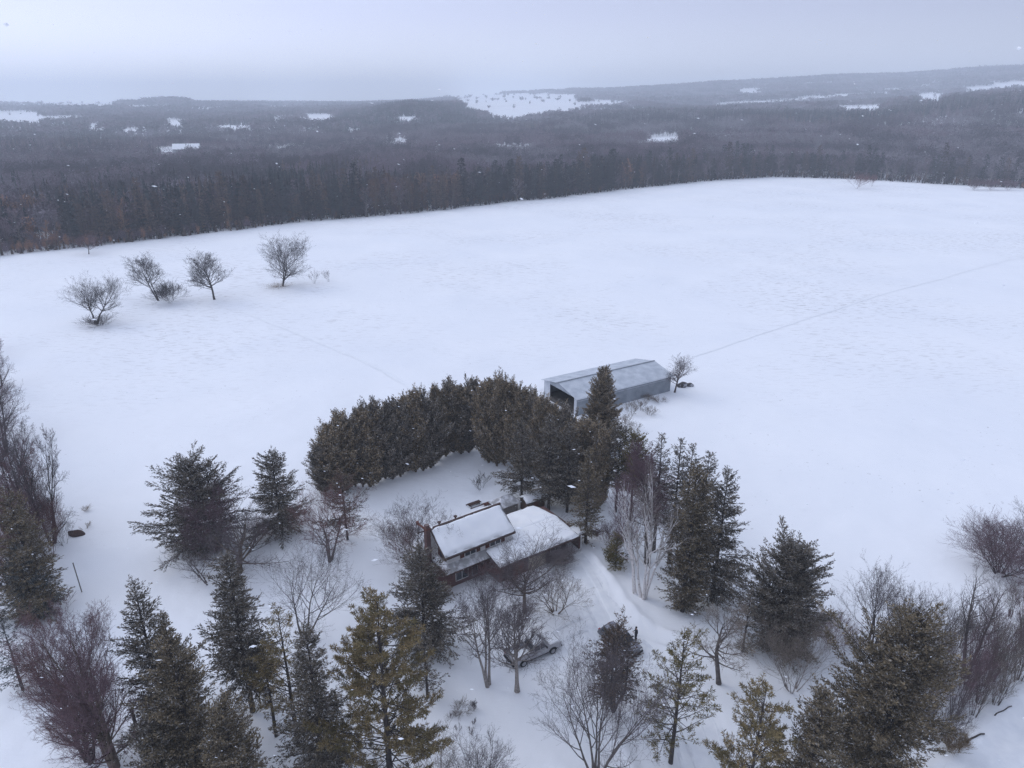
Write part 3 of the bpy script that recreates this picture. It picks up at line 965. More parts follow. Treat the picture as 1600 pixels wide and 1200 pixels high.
    # chimney
    g = G(); g.box(-0.92, -0.36, 2.92, 3.52, -0.5, 7.2); g.box(-0.88, -0.40, 2.97, 3.47, 7.2, 7.5)
    ch = g.build('chimney', M_BRICK, H, bevel=0.02)
    g = G(); g.box(-0.98, -0.30, 2.85, 3.59, 6.98, 7.12); g.build('chimney_cap', M_RUST, ch)
    g = G(); g.cyl((-0.68, 3.53, 6.75), (-0.15, 1, 0.05), 0.13, 1.6, 12); g.cyl((-0.91, 5.05, 6.70), (0, 0, 1), 0.18, 0.35, 12)
    g.build('stovepipe', M_RUST, ch)
    return H
build_house()

def shed(name, label, cat, quad, wallh, mats, group=None):
    pass
def build_sheds():
    b = at0(790, 800, 0)
    S = tag(empty('garden_shed', (b[0], b[1], -0.1), R(35)), 'low grey hip roofed shed standing right behind the house', 'shed')
    b2 = np.array([b[0], b[1]])
    g = G(); g.box(-1.5, 1.4, -0.9, 1.0, -0.5, 1.75); g.build('wall', M_WOODG, S)
    g = G()
    g.slab([(-1.9, -1.2, 1.72), (1.8, -1.2, 1.72), (0.5, 0.1, 2.7), (-0.6, 0.1, 2.7)], 0.1)
    g.slab([(1.8, 1.4, 1.72), (-1.9, 1.4, 1.72), (-0.6, 0.103, 2.7), (0.5, 0.103, 2.7)], 0.1)
    g.slab([(-1.9, 1.4, 1.717), (-1.9, -1.2, 1.717), (-0.602, 0.1, 2.7), (-0.602, 0.103, 2.7)], 0.1)
    g.slab([(1.803, -1.2, 1.717), (1.803, 1.4, 1.717), (0.502, 0.103, 2.7), (0.502, 0.1, 2.7)], 0.1)
    g.build('roof', M_SHING, S)
    b = at0(832, 792, 0)
    S = tag(empty('garden_hut', (b[0], b[1], -0.1), R(35)), 'little brown hut with a snowy roof under the spruces behind the house', 'hut')
    g = G(); g.box(-1.5, 1.5, -0.8, 0.8, -0.5, 1.7); g.build('wall', M_WOOD, S)
    g = G(); g.slab([(-1.8, -1.1, 1.65), (1.8, -1.1, 1.65), (1.8, 0.0, 2.2), (-1.8, 0.0, 2.2)], 0.08)
    g.slab([(-1.8, 0.003, 2.2), (1.8, 0.003, 2.2), (1.8, 1.1, 1.65), (-1.8, 1.1, 1.65)], 0.08)
    rf = g.build('roof', M_ROOF, S)
    snow_slab('roof_snow', [(-1.75, -1.05, 1.68), (1.75, -1.05, 1.68), (1.75, 0.05, 2.22), (-1.75, 0.05, 2.22)], 0.16, rf, nx=12, ny=8, seed=2)
    snow_slab('roof_snow', [(-1.75, 0.0, 2.21), (1.75, 0.0, 2.21), (1.75, 1.05, 1.68), (-1.75, 1.05, 1.68)], 0.16, rf, nx=12, ny=8, seed=4)
    g = G(); g.box(-0.4, 0.4, -0.85, -0.803, 0.0, 1.5); g.build('door', M_SHUT, S)
    for px, py, l, lab in ((741, 789, 2.3, 'dark wooden picnic table half buried in the yard behind the house'), (766, 788, 2.6, 'reddish brown bench table beside the grey shed behind the house')):
        b = at(px, py)
        T = tag(empty('picnic_table', (b[0], b[1], b[2] - 0.42), R(35)), lab, 'picnic table')
        T.scale = (0.85, 0.75, 1.0)
        mt = M_TRIM if px < 750 else M_SHUT
        g = G()
        for q in range(3):
            g.box(-l / 2, l / 2, -0.42 + q * 0.29, -0.16 + q * 0.29, 0.72, 0.78)
        g.build('tabletop', mt, T)
        for y in (-0.8, 0.8):
            g = G(); g.box(-l / 2, l / 2, y - 0.13, y + 0.13, 0.42, 0.47); g.build('bench', mt, T)
        for x in (-l / 2 + 0.35, l / 2 - 0.35):
            g = G(); g.hexa([(x - .04, -0.75, -0.2), (x + .04, -0.75, -0.2), (x + .04, -0.62, -0.2), (x - .04, -0.62, -0.2), (x - .04, -0.3, 0.715), (x + .04, -0.3, 0.715), (x + .04, -0.2, 0.715), (x - .04, -0.2, 0.715)])
            g.hexa([(x - .04, 0.62, -0.2), (x + .04, 0.62, -0.2), (x + .04, 0.75, -0.2), (x - .04, 0.75, -0.2), (x - .04, 0.2, 0.715), (x + .04, 0.2, 0.715), (x + .04, 0.3, 0.715), (x - .04, 0.3, 0.715)])
            g.box(x - 0.03, x + 0.03, -0.9, 0.9, 0.34, 0.415)
            g.build('leg', mt, T)
build_sheds()

# ------------------------------------------------------------------ barn
M_TIN = wave_mat('corrugated_tin', (0.27, 0.30, 0.33), (0.36, 0.385, 0.42), 5.0, 'X', 0.55, 0.15, 0.8)
M_TINL = wave_mat('pale_tin', (0.50, 0.53, 0.57), (0.60, 0.62, 0.66), 5.0, 'Y', 0.6, 0.0, 0.6)
M_TINR = wave_mat('frosted_tin_roof', (0.44, 0.475, 0.52), (0.58, 0.61, 0.65), 4.0, 'X', 0.6, 0.0, 0.5)
M_BFLOOR = pbr('earth_floor', (0.055, 0.048, 0.043), 0.95, (0.09, 0.08, 0.07), 1.5)
def build_barn():
    B = tag(empty('barn', (11.6, 116.6, 0.0), R(31)), 'long grey metal barn with open dark end in the snowy field', 'barn')
    B.location.z = float(terr(17, 124)) - 0.1
    L, Wd, he, hr = 22.3, 10.6, 3.5, 4.75
    y1, y2 = 0.0, Wd
    g = G(); g.box(0, L, 0.0, 0.12, -0.6, he); g.build('long_wall', M_TIN, B)
    g = G(); g.box(0, L, Wd - 0.12, Wd, -0.6, he); g.build('long_wall', M_TIN, B)
    g = G(); g.prismx([(0.123, -0.6), (Wd - 0.123, -0.6), (Wd - 0.123, he), (Wd / 2, hr - 0.1), (0.123, he)], L - 0.12, L); g.build('end_wall', M_TIN, B)
    g = G(); g.prismx([(Wd * 0.82, -0.6), (Wd - 0.123, -0.6), (Wd - 0.123, he), (Wd * 0.82, he + 0.25)], 0.0, 0.12)
    g.build('end_wall', M_TINL, B)
    g = G(); g.prismx([(0.123, -0.6), (0.9, -0.6), (0.9, he + 0.15), (0.123, he)], 0.0, 0.12)
    g.build('end_wall', M_TINL, B)
    g = G(); g.prismx([(0.9, he - 0.25), (Wd * 0.82, he - 0.25), (Wd * 0.82, he + 0.24), (Wd / 2, hr - 0.12), (0.9, he + 0.14)], 0.02, 0.10); g.build('lintel', M_TIN, B)
    g = G(); g.box(0.05, L - 0.125, 0.125, Wd - 0.125, -0.5, 0.62); g.build('floor', M_BFLOOR, B)
    for x in (4.5, 9.0, 13.5, 18.0):
        g = G(); g.box(x - 0.1, x + 0.1, Wd / 2 - 0.1, Wd / 2 + 0.1, -0.6, hr - 0.16); g.build('post', M_WOOD, B)
    g = G()
    g.slab([(-0.5, -0.4, he - 0.02), (L + 0.3, -0.4, he - 0.02), (L + 0.3, Wd / 2, hr), (-0.5, Wd / 2, hr)], 0.07)
    g.slab([(-0.5, Wd / 2 + 0.003, hr), (L + 0.3, Wd / 2 + 0.003, hr), (L + 0.3, Wd + 0.4, he - 0.02), (-0.5, Wd + 0.4, he - 0.02)], 0.07)
    rf = g.build('roof', M_TINR, B)
    g = G(); g.box(-1.5, L + 0.32, Wd / 2 - 0.14, Wd / 2 + 0.14, hr + 0.004, hr + 0.09); g.build('ridge_cap', M_TIN, rf)
    g = G(); g.box(-0.5, L + 0.3, -0.53, -0.403, he - 0.20, he - 0.06); g.build('gutter', M_TINL, rf)
    g = G(); g.box(-0.2, L + 0.1, -0.06, -0.003, he - 0.75, he - 0.66); g.build('wall_rail', M_TINL, B)
    g = G(); g.box(6.0, 7.6, 3.0, 4.6, 0.625, 1.7); g.box(6.2, 7.4, 3.2, 4.4, 1.703, 2.6); g.build('hay_stack', M_WOOD, B)
build_barn()

# ------------------------------------------------------------------ far buildings
def far_barn(px, py, r, L, Wd, he, hr, rz, label, roofm, wallm, name='farm_building', cat='farm building'):
    a = col_ang(px)
    x, y = r * math.sin(a), r * math.cos(a)
    B = tag(empty(name, (x, y, float(terr(x, y))), R(rz)), label, cat)
    g = G(); g.prismx([(0, -2), (Wd, -2), (Wd, he), (Wd / 2, hr), (0, he)], 0, L); g.build('wall', wallm, B)
    g = G(); o = 0.7
    sl_ = (hr - he) / (Wd / 2)
    g.slab([(-o, -o, he - sl_ * o + 0.3), (L + o, -o, he - sl_ * o + 0.3), (L + o, Wd / 2, hr + 0.3), (-o, Wd / 2, hr + 0.3)], 0.28)
    g.slab([(-o, Wd / 2 + 0.003, hr + 0.3), (L + o, Wd / 2 + 0.003, hr + 0.3), (L + o, Wd + o, he - sl_ * o + 0.3), (-o, Wd + o, he - sl_ * o + 0.3)], 0.28)
    g.build('roof', roofm, B)
    g = G()
    for q in range(3):
        x0 = L * (0.2 + 0.27 * q)
        g.box(x0, x0 + L * 0.08, -0.08, -0.003, he * 0.3, he * 0.75)
    g.build('window', M_GLASS, B)
    return B
FARB = []
M_GREYW = pbr('grey_wall', (0.30, 0.31, 0.33), 0.8)
far_barn(257, 232, 1000, 30, 16, 9.5, 15, 14, 'large pale barn with snowy roof standing among the far left woods', M_SNOW, M_GREYW, 'distant_barn', 'barn')
far_barn(1024, 218, 900, 14, 9, 6, 9.5, -5, 'small house with snowy roof in the woods beyond the middle of the field', M_SNOW, M_GREYW, 'distant_house', 'house')

# ------------------------------------------------------------------ far woods
def tmpl_con(rng, nf, wd=0.17):
    t = 1 - np.sqrt(rng.random(nf)) * 0.98
    t = np.clip(t, 0.06, 0.985)
    az = rng.random(nf) * 6.283
    rad = wd * (1 - t) ** 0.85 * rng.uniform(0.55, 1.12, nf)
    c = np.stack([rad * np.cos(az) * 0.35, rad * np.sin(az) * 0.35, t + 0.03], -1)
    o = np.stack([np.cos(az), np.sin(az), np.zeros(nf)], -1)
    tip = np.stack([rad * np.cos(az), rad * np.sin(az), t - 0.015 + rng.normal(0, 0.012, nf)], -1)
    sd = np.cross(o, [0, 0, 1.0]) * (rad * 0.55 + 0.012)[:, None]
    V = np.stack([c + sd, tip, c - sd * 0.6 + np.array([0, 0, 0.03])], 1).reshape(-1, 3)
    # leader
    V = np.concatenate([V, [[-0.02, 0, 0.9], [0.02, 0, 0.9], [0, 0, 1.03]], [[-0.012, 0, 0], [0.012, 0, 0], [0, 0, 0.9]]])
    return V
def tmpl_bare(rng, nf, wd=0.26, wid=0.012):
    # twigs: slivers fanning up from a low fork
    az = rng.random(nf) * 6.283
    el = rng.random(nf) ** 0.6
    rr = wd * np.sqrt(rng.random(nf))
    z1 = 0.30 + 0.70 * np.sqrt(np.maximum(0, 1 - (rr / wd) ** 2)) * rng.uniform(0.45, 1.0, nf)
    tip = np.stack([rr * np.cos(az), rr * np.sin(az), z1], -1)
    k = rng.uniform(0.35, 0.72, nf)[:, None]
    root = np.array([0, 0, 0.18]) * (1 - k) + tip * k
    root[:, :2] *= 0.8
    root += rng.normal(0, 0.015, (nf, 3))
    sd = unit(rng.normal(0, 1, (nf, 3))) * (wid * rng.uniform(0.5, 1.2, nf))[:, None]
    V = np.stack([root - sd, root + sd, tip], 1).reshape(-1, 3)
    V = np.concatenate([V, [[-0.012, 0, 0], [0.012, 0, 0], [0, 0, 0.75]], [[0, -0.01, 0], [0, 0.01, 0], [0.05, 0, 0.7]]])
    # fine twig sprays filling the rounded crown
    m = int(nf * 0.8)
    d = unit(rng.normal(0, 1, (m, 3))) * (rng.random((m, 1)) ** 0.4)
    c = d * np.array([wd, wd, 0.33]) + np.array([0, 0, 0.66])
    e = unit(rng.normal(0, 1, (m, 3)) + np.array([0, 0, 0.8])); sd = unit(rng.normal(0, 1, (m, 3)))
    s_ = wid * rng.uniform(1.2, 2.2, m)[:, None]
    T = np.stack([c - sd * s_, c + sd * s_, c + e * (0.05 + 2.0 * s_)], 1).reshape(-1, 3)
    return np.concatenate([V, T])
def replicate(tm, pos, hs, rot, ws):
    n = len(pos)
    c, s = np.cos(rot)[:, None], np.sin(rot)[:, None]
    X = tm[None, :, 0] * (hs * ws)[:, None]; Y = tm[None, :, 1] * (hs * ws)[:, None]; Z = tm[None, :, 2] * hs[:, None]
    return np.stack([X * c - Y * s, X * s + Y * c, Z], -1) + pos[:, None, :]

CLEAR = [  # open snowy fields and gaps between the far woods, in ground outline
    [(690, 150), (770, 146), (900, 146), (915, 168), (880, 180), (830, 189), (770, 190), (735, 176)],
    [(-40, 172), (70, 174), (70, 196), (-40, 197)], [(60, 158), (190, 158), (185, 170), (60, 169)], [(60, 183), (130, 180), (135, 188), (62, 191)], [(300, 170), (345, 169), (345, 176), (300, 177)], [(420, 186), (452, 186), (452, 194), (420, 195)], [(545, 205), (570, 204), (570, 212), (545, 213)], [(-40, 160), (75, 163), (70, 170), (-40, 170)],
    [(190, 163), (275, 166), (270, 174), (190, 172)], [(190, 202), (222, 202), (222, 212), (190, 212)], [(258, 189), (290, 189), (290, 203), (258, 203)],
    [(338, 197), (390, 196), (390, 209), (338, 209)], [(395, 166), (480, 164), (480, 172), (395, 172)], [(470, 180), (520, 180), (520, 196), (470, 196)],
    [(622, 186), (655, 185), (655, 195), (622, 195)], [(140, 198), (165, 198), (165, 212), (140, 212)], [(246, 236), (294, 234), (294, 252), (246, 252)],
    [(900, 158), (990, 158), (985, 170), (900, 170)],
    [(1110, 163), (1200, 157), (1290, 151), (1400, 141), (1470, 128), (1475, 131), (1400, 147), (1290, 158), (1200, 166), (1120, 171)],
    [(1310, 166), (1385, 164), (1380, 182), (1310, 182)], [(1505, 136), (1560, 130), (1620, 126), (1620, 140), (1560, 146), (1505, 152)],
    [(1150, 138), (1195, 136), (1195, 148), (1150, 150)], [(1005, 212), (1060, 212), (1060, 236), (1005, 236)], [(605, 218), (640, 218), (640, 236), (605, 236)],
    [(1430, 146), (1475, 144), (1475, 166), (1430, 166)], [(770, 232), (830, 232), (830, 246), (770, 246)], [(1600, 300), (1560, 300), (1560, 296), (1600, 292)]]
def inside(px, py, poly):
    r = np.zeros(px.shape, bool)
    n = len(poly)
    for i in range(n):
        x0, y0 = poly[i]; x1, y1 = poly[(i + 1) % n]
        c = ((y0 > py) != (y1 > py)) & (px < (x1 - x0) * (py - y0) / (y1 - y0 + 1e-9) + x0)
        r ^= c
    return r

WOODC = [('dark_needles', (0.036, 0.041, 0.042)), ('brown_needles', (0.095, 0.068, 0.056)), ('purple_twigs', (0.115, 0.086, 0.098)),
         ('grey_twigs', (0.145, 0.126, 0.138)), ('larch_twigs', (0.20, 0.11, 0.072))]
TONES = [('deep', 0.62), ('mid', 1.0), ('light', 1.55)]
M_W = [pbr('wood_%s_%s' % (t_, n_), tuple(c * f_ for c in col_), 0.9, island=0.3) for n_, col_ in WOODC for t_, f_ in TONES]
def edge_mat(n_, col_):
    """the same woods, with a tone of its own for every single tree"""
    m = pbr('edge_' + n_, col_, 0.9, island=0.3)
    t = m.node_tree; b = t.nodes['Principled BSDF']
    src = b.inputs['Base Color'].links[0].from_socket
    oi = N(t, 'ShaderNodeObjectInfo')
    mr = N(t, 'ShaderNodeMapRange'); mr.inputs[3].default_value, mr.inputs[4].default_value = 0.6, 1.75
    t.links.new(oi.outputs['Random'], mr.inputs[0])
    vs = N(t, 'ShaderNodeVectorMath', operation='SCALE')
    t.links.new(src, vs.inputs[0]); t.links.new(mr.outputs[0], vs.inputs['Scale'])
    t.links.new(vs.outputs[0], b.inputs['Base Color'])
    return m
M_E = [edge_mat(n_, col_) for n_, col_ in WOODC]

def far_woods():
    rng = np.random.default_rng(7)
    pts = []
    k = 0
    off = 16.0
    while True:
        # rows follow the edge of the field, then become circles
        a = np.arange(-0.74, 0.74, 0.0008)
        re = edge_r(a)
        bl = sstep(off, 0, 900)
        rr = re + off
        mean = rr.mean()
        if mean > 6000:
            break
        # arc-length sampling
        x, y = rr * np.sin(a), rr * np.cos(a)
        ds = np.hypot(np.diff(x), np.diff(y)); s = np.concatenate([[0], np.cumsum(ds)])
        sp = 4.6 if mean < 800 else (5.5 if mean < 1500 else (7.5 if mean < 3000 else 11.0))
        q = np.arange(0, s[-1], sp)
        q = q + rng.uniform(-0.5, 0.5, len(q)) * sp
        aa = np.interp(q, s, a); ra = np.interp(q, s, rr)
        step = max(6.5, min(0.0125 * mean, 20.0))
        ra = ra + rng.uniform(-0.5, 0.5, len(q)) * step * 1.1
        pts.append(np.stack([ra * np.sin(aa), ra * np.cos(aa)], -1))
        off += step
    P = np.concatenate(pts)
    ra_ = np.hypot(P[:, 0], P[:, 1]); ca_ = 800 + np.tan(np.arctan2(P[:, 0], P[:, 1])) * FPX / cP
    ex = P[(ca_ > 500) & (ca_ < 770) & (ra_ > 1350) & (ra_ < 2300)]
    P = np.concatenate([P, ex + rng.normal(0, 9, ex.shape), ex + rng.normal(0, 9, ex.shape)])
    x, y = P[:, 0], P[:, 1]
    z = terr(x, y)
    px, py, _ = proj(np.stack([x, y, z], -1))
    keep = np.ones(len(x), bool)
    jx = (n1(x / 30, y / 70) - 0.5) * 26 + (n3(x / 9, y / 25) - 0.5) * 12
    jy = (n2(x / 50 + 7, y / 90) - 0.5) * 7
    for poly in CLEAR:
        ins = inside(px + jx, py + jy, poly)
        keep &= ~(ins & (rng.random(len(x)) > 0.006))
    r = np.hypot(x, y)
    # the odd thin spot
    thin = n2(x / 60 + 20, y / 120 + 11)
    keep &= ~((thin > 0.82) & (r < 1400) & (rng.random(len(x)) < 0.7))
    keep &= (px > -220) & (px < 1820)
    x, y, z, px, r = x[keep], y[keep], z[keep], px[keep], r[keep]
    # kinds: patches
    sel = n1(x / 150 + 3, y / 240 + 8) * 0.75 + n3(x / 40 + 5, y / 80) * 0.22 + rng.random(len(x)) * 0.16
    kind = np.where(sel < 0.33, 0, np.where(sel < 0.38, 1, np.where(sel < 0.64, 2, 3)))
    near = r < edge_r(np.arctan2(x, y)) + 110
    dk = rng.random(len(x))
    pp = n2(x / 30 + 4, y / 60 + 9)
    kind = np.where(near & (px > 100) & (px < 1000), np.where(dk < 0.25 + 0.5 * pp, 0, np.where(dk < 0.84, 1, 2)), kind)
    kind = np.where(near & (px > 560) & (px < 720) & (dk < 0.75), np.where(dk < 0.5, 4, 1), kind)
    kind = np.where((px > 530) & (px < 745) & (r > 1500) & (r < 2300), np.where(dk < 0.85, 0, 2), kind)
    kind = np.where((px > 890) & (r > 1250) & (r < 1700), np.where(dk < 0.62, 0, kind), kind)
    kind = np.where((px < 420) & (~near) & (r < 1000) & (dk < 0.85), np.where(dk < 0.5, 2, 3), kind)
    kind = np.where((px < 330) & near & (px > -200) & (px < 60), np.where(dk < 0.3, 0, np.where(dk < 0.75, 2, 4)), kind)
    hs = np.where(kind <= 1, rng.uniform(12.5, 18.5, len(x)), rng.uniform(11.0, 16.5, len(x))) * (0.88 + 0.3 * n2(x / 40, y / 60))
    hs = np.where((r > 3500) & (px > 225) & (px < 300) & (r < 4700), hs * 1.35, hs)
    # low brush along the very edge
    m = 2600
    qa = rng.uniform(-0.72, 0.72, m); qr = edge_r(qa) + rng.uniform(1, 22, m)
    x = np.concatenate([x, qr * np.sin(qa)]); y = np.concatenate([y, qr * np.cos(qa)])
    z = np.concatenate([z, terr(qr * np.sin(qa), qr * np.cos(qa))]); r = np.concatenate([r, qr])
    kind = np.concatenate([kind, np.where(rng.random(m) < 0.45, 2, np.where(rng.random(m) < 0.5, 4, 1))]); hs = np.concatenate([hs, rng.uniform(2.0, 6.0, m)])
    lods = [(0, 850, 130, 140, 0.011), (850, 1500, 60, 60, 0.018), (1500, 3000, 36, 26, 0.05), (3000, 9000, 14, 14, 0.11)]
    V, F, nv = [], [], 0
    for r0, r1, nc, nb, wid in lods:
        for kd in range(5):
            for var in range(4):
                tm = tmpl_con(rng, nc, 0.15 + 0.03 * var) if kd <= 1 else (tmpl_bare(rng, nb, 0.24 + 0.03 * var, wid) if kd != 4 else tmpl_bare(rng, nb, 0.2, wid))
                idx = np.where((r >= r0) & (r < r1) & (kind == kd) & (np.arange(len(x)) % 4 == var))[0]
                if not len(idx):
                    continue
                ws = np.full(len(idx), 1.0 if r1 <= 1500 else (1.25 if r1 <= 3000 else 1.7)) * rng.uniform(0.85, 1.2, len(idx))
                v = replicate(tm, np.stack([x[idx], y[idx], z[idx] - 0.2], -1), hs[idx], rng.random(len(idx)) * 6.28, ws)
                v = v.reshape(-1, 3)
                V.append(v); tn = np.repeat(np.clip((n3(x[idx] / 35, y[idx] / 60) * 1.6 - 0.3 + rng.uniform(-0.35, 0.35, len(idx))) * 3, 0, 2.99).astype(int), len(tm) // 3)
                F.append((np.arange(nv, nv + len(v)).reshape(-1, 3), kd * 3 + tn)); nv += len(v)
    me = raw_mesh('distant_forest', np.concatenate(V), F, M_W)
    tag(link('distant_forest', me), 'dense winter forest of bare trees and dark conifers stretching to the hazy horizon', 'forest', kind='stuff')
    print('far forest trees', len(x), 'tris', nv // 3)
far_woods()

def edge_trees():
    """the two front ranks along the far side of the field, each tree its own object"""
    rng = np.random.default_rng(21)
    def merge(t, c, mt, mc, nm):
        V = np.concatenate([t[0], c[0]])
        F = [(f, 0) for f, m in t[1]] + [(f + len(t[0]), 1) for f, m in c[1]]
        return raw_mesh(nm, V, F, [mt, mc])
    conv = {}
    for key, mat in (('dark', M_E[0]), ('brown', M_E[1])):
        conv[key] = [merge(*conifer(np.random.default_rng(300 + i), 16.0, 2.7 + 0.25 * (i % 3), 'spruce' if i % 2 else 'fir', z0=0.03, lod=0.22, fine=1.5), M_BARKD, mat, 'far_conifer') for i in range(5)]
    bar = {}
    for key, mat, mb in (('purple', M_E[2], M_BARK), ('grey', M_E[3], M_BARK), ('larch', M_E[4], M_BARKB), ('pale', M_E[3], M_PALE)):
        bar[key] = [merge(*bare(np.random.default_rng(400 + i), 14.0, 3.4 if key != 'larch' else 2.4, n=(18, 6, 5), tw=0.028, z0=0.15 if key != 'pale' else 0.5), mb, mat, 'far_bare_tree') for i in range(4)]
    nc = nb = 0
    for row in range(2):
        s_last = None
        for px in np.arange(-70, 1675, 0.5):
            q = at0(px, np.interp(px, [e[0] for e in EDGE], [e[1] for e in EDGE]))
            if s_last is not None and math.hypot(q[0] - s_last[0], q[1] - s_last[1]) < 4.6 + 0.6 * row:
                continue
            s_last = q
            a = math.atan2(q[0], q[1]); r = math.hypot(q[0], q[1]) + 2.0 + row * 7.0 + rng.uniform(0, 5)
            x, y = r * math.sin(a), r * math.cos(a)
            x += rng.normal(0, 0.7)
            d = rng.random()
            if px < 95:
                if d < 0.35: continue
                kd = 'purple' if d < 0.72 else ('dark' if d < 0.86 else 'larch')
            elif px < 560:
                kd = 'dark' if d < 0.56 else ('brown' if d < 0.86 else ('larch' if d < 0.92 else 'purple'))
            elif px < 720:
                kd = 'brown' if d < 0.40 else ('dark' if d < 0.68 else ('larch' if d < 0.82 else 'purple'))
            elif px < 930:
                kd = 'dark' if d < 0.66 else ('brown' if d < 0.84 else 'grey')
            elif px < 1000:
                kd = 'larch' if d < 0.2 else ('dark' if d < 0.62 else 'purple')
            else:
                kd = 'dark' if d < 0.44 else ('brown' if d < 0.58 else ('purple' if d < 0.78 else ('grey' if d < 0.92 else 'pale')))
            s = rng.uniform(0.85, 1.3) * (0.84 + 0.26 * (row > 0) + 0.2 * rng.random())
            if px < 95: s *= 0.75
            if kd == 'pale': s *= 0.75
            if kd in conv:
                me = conv[kd][rng.integers(5)]
                o = link('far_conifer', me, None, (x, y, float(terr(x, y)) - 0.1), rng.random() * 6.28)
                lab = {'dark': 'dark green conifer in the packed tree row along the far field edge', 'brown': 'brownish conifer in the packed tree row along the far field edge'}[kd]
                tag(o, lab, 'conifer', 'conifers along the far edge of the field'); nc += 1
            else:
                me = bar[kd][rng.integers(4)]
                o = link('far_bare_tree', me, None, (x, y, float(terr(x, y)) - 0.1), rng.random() * 6.28)
                lab = {'purple': 'purplish bare tree in the tree row along the far field edge', 'grey': 'grey bare tree in the tree row along the far field edge',
                       'larch': 'orange brown leafless larch in the tree row along the far field edge', 'pale': 'bare tree with a thin white trunk along the far field edge'}[kd]
                tag(o, lab, 'bare tree', 'bare trees along the far edge of the field'); nb += 1
            o.scale = (s * rng.uniform(0.95, 1.35), s * rng.uniform(0.95, 1.35), s)
    print('edge conifers', nc, 'edge bare', nb)
edge_trees()
#@@PART3
# ------------------------------------------------------------------ trees standing in the field
dec((150, 506), 424, 38, 'bare field tree with two spreading crowns forking low, leftmost of the field trees', nst=2, spread=0.55, n=(34, 9, 7, 3), z0=0.48, conic=0.1, stemup=0.9, tr=0.5, mc=M_TWIGD, mt=M_BARKD, tw=0.019, wig=0.1)
shrub((156, 509), 488, 26, 'dark brush around the foot of the leftmost field tree', n=(30, 5), tw=0.028, mc=M_TWIGD)
dec((247, 470), 394, 26, 'tall bare field tree leaning left beside a round bush', nst=2, spread=0.2, lean=(-0.3, 0.0), n=(26, 8, 7, 3), z0=0.35, tw=0.019, mt=M_BARKD, mc=M_TWIGD)
shrub((266, 473), 434, 26, 'round dark bush right of the leaning field tree', nst=10, n=(34, 6, 4), tw=0.028, mc=M_TWIGD)
dec((335, 468), 389, 26, 'slender bare field tree third from the left with a bent lower branch', n=(30, 8, 7, 4), z0=0.3, conic=0.35, tw=0.019, mt=M_BARKD, mc=M_TWIGD, lean=(-0.05, 0))
dec((441, 447), 358, 35, 'largest bare field tree with a broad dome crown', nst=2, spread=0.22, n=(30, 9, 7, 4), z0=0.16, conic=0.2, tw=0.018, mt=M_BARKD, mc=M_TWIGD)
shrub((436, 449), 441, 24, 'low dead weeds under the largest field tree', n=(20, 4), tw=0.02, mc=M_GRASS)
shrub((491, 443), 420, 10, 'thin sapling bush right of the largest field tree', nst=5, n=(10, 4, 3), tw=0.014)
shrub((514, 440), 420, 10, 'small sapling bush farthest right in the row of field trees', nst=5, n=(10, 4, 3), tw=0.014)
dec((139, 397), 360, 22, 'small flat topped bare tree near the far left field edge', n=(16, 7, 5, 3), z0=0.45, conic=0.0, tw=0.02, mt=M_BARKD, mc=M_TWIGR, lean=(-0.15, 0))
shrub((75, 390), 366, 16, 'reddish bush at the far left edge of the field', mc=M_TWIGR, n=(30, 5, 3), tw=0.022)
shrub((1338, 295), 266, 20, 'dark spreading thorn bush standing at the far right crest of the field', nst=7, n=(22, 5, 4), tw=0.03, mc=M_TWIGR)
shrub((1362, 291), 270, 12, 'smaller thorn bush just right of the spreading bush on the crest', nst=5, n=(14, 5, 3), tw=0.03, mc=M_TWIGR)
for px_, hw_ in ((1522, 12), (1548, 14), (1575, 12)):
    shrub((px_, 297), 276, hw_, 'dark rounded bush along the far right field edge', n=(30, 5, 3), tw=0.03, mc=M_TWIGP, group='bushes at the far right field edge')
dec((1054, 613), 552, 24, 'small bare tree at the right end of the grey barn', n=(20, 7, 5, 3), z0=0.3, tw=0.014, mt=M_BARK)

